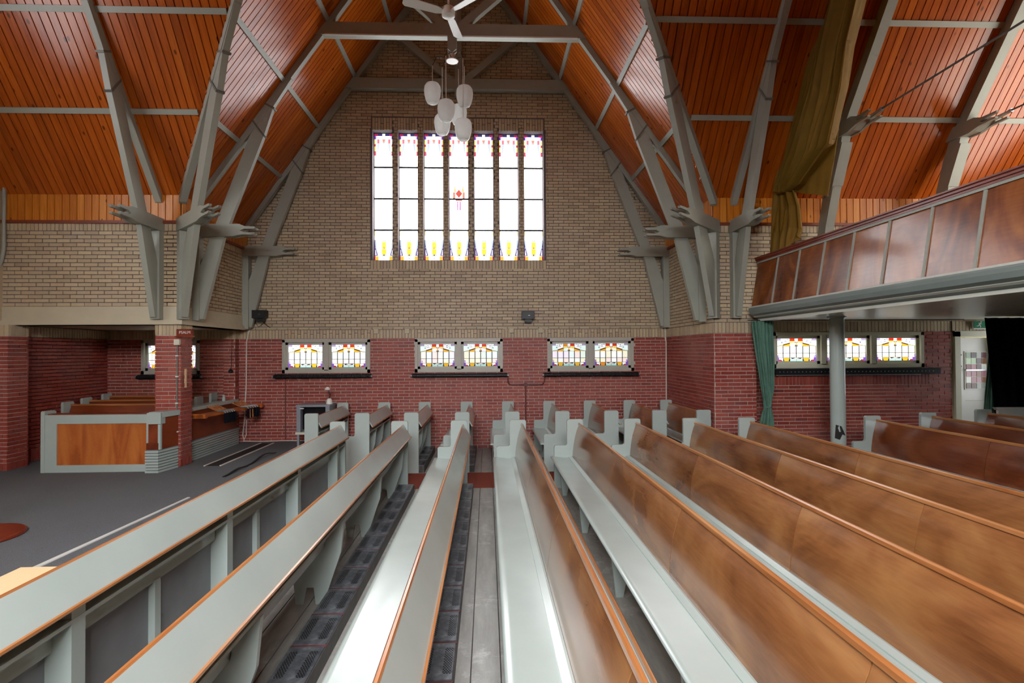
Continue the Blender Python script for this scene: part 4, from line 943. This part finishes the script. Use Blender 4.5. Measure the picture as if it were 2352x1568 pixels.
MB().tube([(0, 0, .0), (.02, -.01, .12), (.01, .01, .3), (.02, .01, .62)], .005, 6).build('cord', M['black'], ck, True); MB().lathe([(0, -.05), (.04, -.03), (.045, 0), (.02, .03), (0, .035)], seg=10).build('knob', M['black'], ck, True)
# media cart and lamp
ct = empty('media_cart', (-3.32, 10.52, 0), 0, 'grey media cart with a dark open front beside the short front screen', 'cart')
MB().box(-.32, .32, -.24, .26, .94, .975).build('top', M['cart'], ct); MB().box(-.31, -.235, -.22, .24, .46, .94).build('side', M['cart'], ct); MB().box(.235, .31, -.22, .24, .46, .94).build('side', M['cart'], ct)
MB().box(-.31, .31, .20, .24, .46, .94).build('rear', M['cart'], ct); MB().box(-.235, .235, -.10, -.08, .50, .935).build('screen', M['screen'], ct); MB().box(-.325, .325, -.24, .26, .42, .46).build('base', M['offwhite'], ct); MB().box(-.245, -.17, -.232, -.22, .90, .92).build('label_plate', M['white'], ct)
for sx in (-.28, .28):
    for sy in (-.2, .22): MB().box(sx-.02, sx+.02, sy-.02, sy+.02, 0, .42).build('leg', M['cart'], ct)
lp = empty('desk_lamp', (-3.07, 10.50, .975), 0, 'small white desk lamp standing on the media cart', 'lamp')
MB().lathe([(0, 0), (.062, 0), (.06, .02), (.05, .08), (.03, .105), (0, .11)], seg=16).build('base', M['white'], lp, True); MB().tube([(0, 0, .1), (.012, 0, .16), (.005, 0, .20), (-.01, 0, .25), (-.03, 0, .29)], .008, 8).build('neck', M['iron'], lp, True)
MB().lathe([(0, .33), (.025, .325), (.045, .30), (.05, .275), (.046, .275), (.04, .295), (0, .31)], -.035, 0, 14).build('shade', M['white'], lp, True)
MB().tube([(.05, .02, .02), (.10, .02, .035), (.13, .02, .015), (.15, .05, .008)], .005, 6).build('cord', M['cable'], lp, True)

# ------------------------------------------------------------------ chancel carpet details
pit = empty('floor_channel', (-4.38, 9.74, PODZ), 0, 'dark slot in the carpet edged with pale metal strips', 'channel')
MB().box(-.115, .115, -1.05, 1.05, .001, .004).build('channel_bed', M['slot'], pit)
for sx in (-.125, .125): MB().box(sx-.014, sx+.014, -1.06, 1.06, .0, .012).build('edge_strip', M['cable'], pit)
fb = empty('font_base', (-5.0, 5.43, PODZ), 0, 'round red brown pedestal foot standing on the charcoal carpet', 'pedestal')
MB().lathe([(0, 0), (.37, 0), (.375, .012), (.37, .03), (.355, .036), (0, .036)], seg=40).build('disc', M['redwood'], fb); MB().lathe([(.15, .036), (.155, .05), (.14, .065), (.12, .07), (.125, .085), (.10, .10), (.06, .11), (.028, .13), (.024, .7), (.03, .72), (0, .72)], seg=24).build('turned_stem', M['redwood'], fb, True)
tag(box('plywood_board', M['ply'], None, -2.36, -2.15, 1.2, 2.80, .875, .895), 'pale plywood board lying along the top of the long front screen', 'board')
bpy.data.objects['plywood_board'].location = (0, 0, 0)
for i, (ya, yb_) in enumerate(((7.90, 8.70), (8.72, 9.80))):
    pts = []
    for j in range(13):
        t = j/12; pts.append((-3.84+.03*math.sin(t*math.pi), ya+(yb_-ya)*t, PODZ+.012+.075*math.sin(t*math.pi)**2*(1.0 if i else .5)))
    mb = MB(); n = len(pts)
    mb.add([p for p in pts]+[(p[0]+.03, p[1], p[2]-.004) for p in pts]+[(p[0]+.03, p[1], p[2]-.016) for p in pts]+[(p[0], p[1], p[2]-.012) for p in pts],
           [(a+k_, a+k_+1, b+k_+1, b+k_) for a, b in ((0, n), (n, 2*n), (2*n, 3*n), (3*n, 0)) for k_ in range(n-1)])
    tag(mb.build('carpet_edging', M['black'], None, True), ['curled black rubber edging at the carpet border, shallow hump', 'curled black rubber edging at the carpet border, tall hump'][i], 'edging')  # black colour stands for the dark gap below the lifted carpet edge

# ------------------------------------------------------------------ pendant lamps and fan
ch = empty('chandelier', (XG, 8.95, 0), 0, 'cluster of six white opal pendant shades on thin rods under the truss', 'chandelier')
MB().prism([(-.075, 7.29), (.075, 7.29), (.075, 7.05), (0, 6.99), (-.075, 7.05)], XZ, .03, .06).build('hanger_plate', M['timber'], ch); MB().prism([(-.075, 7.29), (.075, 7.29), (.075, 7.05), (0, 6.99), (-.075, 7.05)], XZ, -.06, -.03).build('hanger_plate', M['timber'], ch)
MB().tube([(0, 0, 7.29), (0, 0, 6.9)], .012, 8).build('stem', M['metal'], ch, True)
MB().lathe([(0, 6.98), (.06, 6.975), (.065, 6.90), (.105, 6.875), (.10, 6.865), (0, 6.86)], seg=20).build('canopy', M['white'], ch, True)
for i, (px, dy, zc) in enumerate(((-.335, 0.02, 6.33), (.205, .02, 6.285), (-.085, -.28, 5.90), (.09, .30, 6.09), (-.19, .25, 5.90), (.19, -.22, 5.62))):
    sh = MB().lathe([(.012, .178), (.06, .174), (.108, .155), (.136, .108), (.143, .04), (.134, -.04), (.116, -.11), (.092, -.16), (.066, -.178), (.062, -.172), (.08, -.15), (.0, -.14)], px, dy, 24)
    o = MB().add([(x, y, z+zc) for x, y, z in sh.v], sh.f).build('opal_shade', M['opal'], ch, True)
    MB().tube([(px, dy, zc+.18), (px, dy, 6.80+(.10 if dy > .1 else .0))], .0065, 6).build('drop_rod', M['white'], o, True)
    MB().tube([(px, dy, 6.80+(.10 if dy > .1 else .0)), (px*.8, dy*.8, 6.94), (px*.45, dy*.45, 6.93), (px*.15, dy*.15, 6.90)], .005, 6).build('arm', M['iron'], o, True)
fan = empty('ceiling_fan', (-.49, 7.0, 6.45), 0, 'white three bladed ceiling fan hanging in front of the truss', 'fan')
MB().tube([(0, 0, .08), (0, 0, 2.4)], .014, 8).build('down_rod', M['white'], fan, True)
MB().lathe([(0, -.07), (.05, -.068), (.085, -.05), (.09, .0), (.085, .05), (.05, .08), (0, .085)], seg=24).build('motor', M['white'], fan, True)
for a in (80, 200, 320):
    r = math.radians(a); cs, sn = math.cos(r), math.sin(r); tl = .035
    q = [(.07, -.03), (.16, -.055), (.57, -.068), (.60, -.04), (.60, .04), (.57, .068), (.16, .055), (.07, .03)]
    MB().prism(q, lambda u, v, w: (u*cs-v*sn, u*sn+v*cs, w+v*.25+u*.03), -.008, .0).build('blade', M['white'], fan)

# ------------------------------------------------------------------ drapes
def cloth(name, label, cat, mat, grid, fold=.03, nf=7, thick=.008):
    """grid: list of rows, each row a list of xyz control points; folds ripple along rows"""
    rows = len(grid); mb = MB(); nu = 70; nv = 36
    def at(u, v):
        r = v*(rows-1); i = min(int(r), rows-2); fr = r-i; fr = fr*fr*(3-2*fr)
        out = []
        for row in (grid[i], grid[i+1]):
            s_ = u*(len(row)-1); j = min(int(s_), len(row)-2); t = s_-j
            out.append(Vector(row[j]).lerp(Vector(row[j+1]), t))
        return out[0].lerp(out[1], fr)
    rnd = random.Random(len(label)); ph = [rnd.uniform(0, 6.28) for _ in range(4)]
    vs = []
    for b in range(nv+1):
        v = b/nv
        for a in range(nu+1):
            u = a/nu; p = at(u, v); d = (at(min(1, u+.02), v)-at(max(0, u-.02), v)); wd = (at(1, v)-at(0, v)).length
            n = d.cross(Vector((0, 0, 1))); n = n.normalized() if n.length > 1e-5 else Vector((1, 0, 0))
            f = math.sin(u*nf*6.283+ph[0]+.6*math.sin(v*3+ph[1]))+.45*math.sin(u*nf*2.3*6.283+ph[2]+v*2)
            vs.append(p+n*fold*f)
    W_ = nu+1
    mb.add(vs, [(b*W_+a, b*W_+a+1, (b+1)*W_+a+1, (b+1)*W_+a) for b in range(nv) for a in range(nu)])
    o = mb.build(name, mat, None, True)
    md = o.modifiers.new('solid', 'SOLIDIFY'); md.thickness = thick
    return tag(o, label, cat)
gc = empty('tied_curtain', (4.42, 8.42, 0), 0, 'green curtain gathered and tied at the brick pier', 'curtain')
def part_of(o, parent, name):
    for k_ in ('label', 'category'):
        if k_ in o: del o[k_]
    o.parent = parent; o.matrix_parent_inverse = Matrix.Translation(-Vector(parent.location)); o.name = name
def rowc(xa, xb, y, z, n=5, bow=.0): return [(xa+(xb-xa)*i/n, y-bow*math.sin(math.pi*i/n), z) for i in range(n+1)]
part_of(cloth('curtain_upper', 'x', 'c', M['green'], [rowc(4.245, 4.60, 8.42, 2.44), rowc(4.27, 4.60, 8.42, 2.2), rowc(4.32, 4.60, 8.40, 1.75), rowc(4.375, 4.585, 8.39, 1.35), rowc(4.42, 4.53, 8.39, 1.13, bow=.04), rowc(4.435, 4.505, 8.39, 1.065, bow=.05)], .016, 6), gc, 'upper_drape')
part_of(cloth('curtain_lower', 'xx', 'c', M['green'], [rowc(4.435, 4.505, 8.39, 1.065, bow=.05), rowc(4.395, 4.545, 8.39, .97, bow=.05), rowc(4.35, 4.585, 8.39, .80, bow=.04), rowc(4.32, 4.61, 8.40, .30)], .016, 5), gc, 'lower_drape')
MB().tube([(4.42-4.42, 8.355-8.42, 1.065), (4.47-4.42, 8.32-8.42, 1.06), (4.52-4.42, 8.355-8.42, 1.065)], .012, 8).build('tie', M['green'], gc, True)
tag(MB().tube([(4.2, 8.44, 2.455), (5.4, 8.44, 2.455), (7.8, 8.44, 2.455)], .008, 6).build('curtain_rail', M['iron'], None, True), 'thin dark curtain rail under the gallery soffit', 'rail')
bc = cloth('black_curtain', 'heavy black curtain hanging under the gallery at the doorway', 'curtain', M['blackcloth'], [rowc(7.62, 9.3, 7.93, 2.45), rowc(7.66, 9.3, 7.93, 2.0), rowc(7.70, 9.3, 7.92, 1.5), rowc(7.76, 9.3, 7.92, .9), rowc(7.76, 9.3, 7.92, .08)], .03, 9)
ld = cloth('curtain_lining', 'pale green lining edge beside the black curtain', 'curtain', M['green'], [rowc(7.80, 7.90, 8.02, 1.9), rowc(7.72, 7.88, 8.02, 1.3), rowc(7.66, 7.86, 8.02, .7), rowc(7.64, 7.86, 8.02, .1)], .012, 3)
# ochre drape over the gallery, tied back to the wall
def Yz(pts, x): return [(x+(.02 if i % 2 else -.02), y, z) for i, (y, z) in enumerate(pts)]
rows = [Yz([(6.75, 7.55), (6.45, 7.45), (6.15, 7.35), (5.95, 7.2)], 4.72), Yz([(7.22, 6.86), (6.98, 6.70), (6.72, 6.53), (6.46, 6.36)], 4.73), Yz([(7.57, 6.26), (7.28, 6.15), (6.98, 6.04), (6.67, 5.93)], 4.74), Yz([(7.88, 5.76), (7.52, 5.65), (7.16, 5.54), (6.80, 5.43)], 4.75),
        Yz([(8.30, 5.15), (7.98, 5.0), (7.55, 4.88), (7.08, 4.79)], 4.76), Yz([(8.52, 4.70), (8.36, 4.58), (8.12, 4.50), (7.80, 4.46)], 4.77), Yz([(8.52, 4.55), (8.38, 4.50), (8.22, 4.46), (8.05, 4.44)], 4.77)]
dr = empty('ochre_drape', (4.76, 8.3, 4.45), 0, 'large ochre cloth drape looped up beside the gallery trusses', 'drape')
part_of(cloth('drape_main', 'main', 'c', M['ochre'], rows, .085, 6, .01), dr, 'main_swag')
part_of(cloth('drape_tail', 'tail', 'c', M['ochre'], [Yz([(8.54, 4.55), (8.36, 4.50), (8.18, 4.46), (8.03, 4.44)], 4.77), Yz([(8.60, 4.25), (8.3, 4.2), (8.05, 4.2), (7.88, 4.16)], 4.76), Yz([(8.60, 3.9), (8.32, 3.88), (8.02, 3.85), (7.80, 3.80)], 4.74), Yz([(8.60, 3.50), (8.35, 3.52), (8.08, 3.58), (7.86, 3.72)], 4.72)], .05, 3, .01), dr, 'hanging_tail')
part_of(cloth('drape_flap', 'flap', 'c', M['ochre'], [Yz([(8.30, 4.50), (8.0, 4.75), (7.6, 4.95), (7.08, 5.0)], 4.82), Yz([(8.28, 4.48), (7.95, 4.52), (7.6, 4.55), (7.22, 4.5)], 4.82), Yz([(8.2, 4.46), (7.95, 4.37), (7.65, 4.26), (7.33, 4.14)], 4.82)], .012, 2, .01), dr, 'side_flap')
MB().tube([(.0, .24, .10), (-.06, .08, .04), (-.05, -.1, .02), (.03, -.26, .0)], .018, 8).build('tie_cord', M['ochre'], dr, True)

# ------------------------------------------------------------------ door, exit sign and white counter under the gallery
door = empty('door_1', (8.62, YW, 0), 0, 'white door with leaded glass standing ajar under the exit sign', 'door', None, 'structure')
fr = MB(); fr.box(-.46, -.36, -.04, .12, 0, 2.28); fr.box(.36, .46, -.04, .12, 0, 2.28); fr.box(-.46, .46, -.04, .12, 2.19, 2.29); fr.build('door_frame', M['offwhite'], door)
lf = MB(); lf.box(-.26, .36, .16, .20, .02, 2.17)
leaf = lf.build('leaf', M['white'], door)
MB().box(-.12, .30, .145, .162, 1.25, 1.93).build('glazing_rim', M['white'], leaf)
r = random.Random(4)
for i in range(4):
    for j in range(6):
        z0 = 1.27+j*.105+(.02 if j > 2 else 0); cl = r.choice([(150, 110, 116), (120, 90, 70), (200, 206, 196), (160, 186, 150), (70, 52, 52), (96, 40, 44)])
        MB().box(-.10+i*.095, -.10+i*.095+.085, .137, .143, z0, z0+.095).build('pane', glass(cl, .55 if j not in (0, 5) else .15), leaf)
MB().box(-.12, .32, .12, .145, 1.585, 1.61).build('push_bar', M['metal'], leaf); MB().box(-.10, .3, .155, .162, 1.05, 1.065).build('panel_bead', M['offwhite'], leaf)
for z in (1.66, 1.86): MB().tube([(-.34, .02, z), (-.27, .06, z+.01), (-.25, .10, z)], .015, 8).build('hinge', M['iron'], door, True)
mb = MB().box(8.0, 9.6, YW+1.2, YW+1.3, -.1, 2.6); mb.box(8.0, 8.1, YW+.3, YW+1.3, -.1, 2.6); mb.box(9.5, 9.6, YW+.3, YW+1.3, -.1, 2.6); mb.box(8.0, 9.6, YW+.3, YW+1.3, 2.5, 2.6); mb.box(8.0, 9.6, YW+.3, YW+1.3, -.1, -.0)
tag(mb.build('wall_vestibule', M['offwhite']), 'pale vestibule walls beyond the open white door', 'wall', kind='structure')
w = Wall(tag(box('trim_4', M['mortar_y'], None, 8.12, 9.3, YW-.02, YW, 2.29, 2.47), 'yellow brick soldier band above the white door', 'band', kind='structure'), (8.12, YW-.02, 0), (1, 0, 0), (0, -1, 0)); w.soldiers(0, 1.18, 2.29, 2.47, M['yellow']); w.finish()
ex = empty('exit_sign', (8.62, YW-.08, 2.39), 0, 'green emergency exit sign with running figure above the white door', 'sign')
MB().box(-.17, .19, -.015, .03, -.075, .075).build('housing', M['white'], ex); MB().box(-.165, .185, -.02, -.014, -.055, .07).build('green_face', M['exit'], ex)
rf = MB()
def bar(p, q, t): 
    d = Vector((q[0]-p[0], q[1]-p[1])); n = Vector((-d.y, d.x)).normalized()*t/2
    rf.prism([(p[0]-n.x, p[1]-n.y), (q[0]-n.x, q[1]-n.y), (q[0]+n.x, q[1]+n.y), (p[0]+n.x, p[1]+n.y)], XZ, -.024, -.019)
bar((-.055, .035), (-.075, .0), .022); bar((-.075, .0), (-.05, -.02), .014); bar((-.05, -.02), (-.06, -.045), .012); bar((-.075, .0), (-.10, -.02), .014); bar((-.10, -.02), (-.125, -.02), .012)
bar((-.058, .03), (-.03, .015), .01); bar((-.058, .03), (-.09, .03), .01); rf.prism(arc(-.043, .052, .012, 0, 330, 9), XZ, -.024, -.019)
bar((.045, .045), (.045, -.04), .008); bar((.03, -.025), (.045, -.04), .008); bar((.06, -.025), (.045, -.04), .008); rf.prism(R_(.10, .16, -.045, .05), XZ, -.024, -.019)
rf.build('running_figure', M['white'], ex)
ctp = empty('white_counter', (8.45, 7.825, 0), 0, 'white counter panel standing in front of the black curtain', 'counter')
MB().prism([(-.74, 1.045), (.8, 1.045), (.8, 1.085), (-.78, 1.085)], XZ, -.03, .025).build('top', M['white'], ctp); MB().box(-.72, .78, -.02, .02, 0, 1.045).build('front_panel', M['white'], ctp)
vl = empty('vestibule_lamp', (8.8, YW+.75, 2.5), 0, 'round ceiling lamp in the vestibule beyond the white door', 'lamp')  # unseen lamp, added to lift the dark doorway
MB().lathe([(0, -.08), (.10, -.075), (.15, -.045), (.16, 0), (0, 0)], seg=20).build('shade', glass((255, 250, 240), 22.0), vl, True)
dp = tag(MB().tube([(XA+.06, YN-.06, 4.6), (XA+.06, YN-.06, 3.62), (XA+.03, YN-.06, 3.45), (XA-.04, YN-.06, 3.30)], .028, 10).build('rain_pipe', M['timber'], None, True), 'grey bent pipe at the end of the broad yellow brick wall', 'pipe')

w10 = empty('window_10', (XE, 8.5, 1.0), 0, 'low side window in the end wall under the gallery', 'window', None, 'structure')  # unseen window added on the wall face to brighten door and soffit
MB().box(-.05, 0, -.50, .40, -.06, 1.26).build('frame', M['offwhite'], w10)
for i in range(2): MB().box(-.062, -.052, -.44+i*.42, -.06+i*.42, 0, 1.2).build('pane', glass((250, 252, 255), 4.0), w10)
gl(MB().prism([(4.242, 2.652), (4.242, 2.672), (4.262, 2.676), (4.29, 2.672), (4.29, 2.652)], fnY, Y0, Y1)).build('cornice_bead', M['soffit'], gal)
gl(MB().prism([(4.318, 2.517), (4.345, 2.498), (4.352, 2.508), (4.325, 2.527)], fnY, Y0, Y1)).build('cornice_bead', M['soffit'], gal)
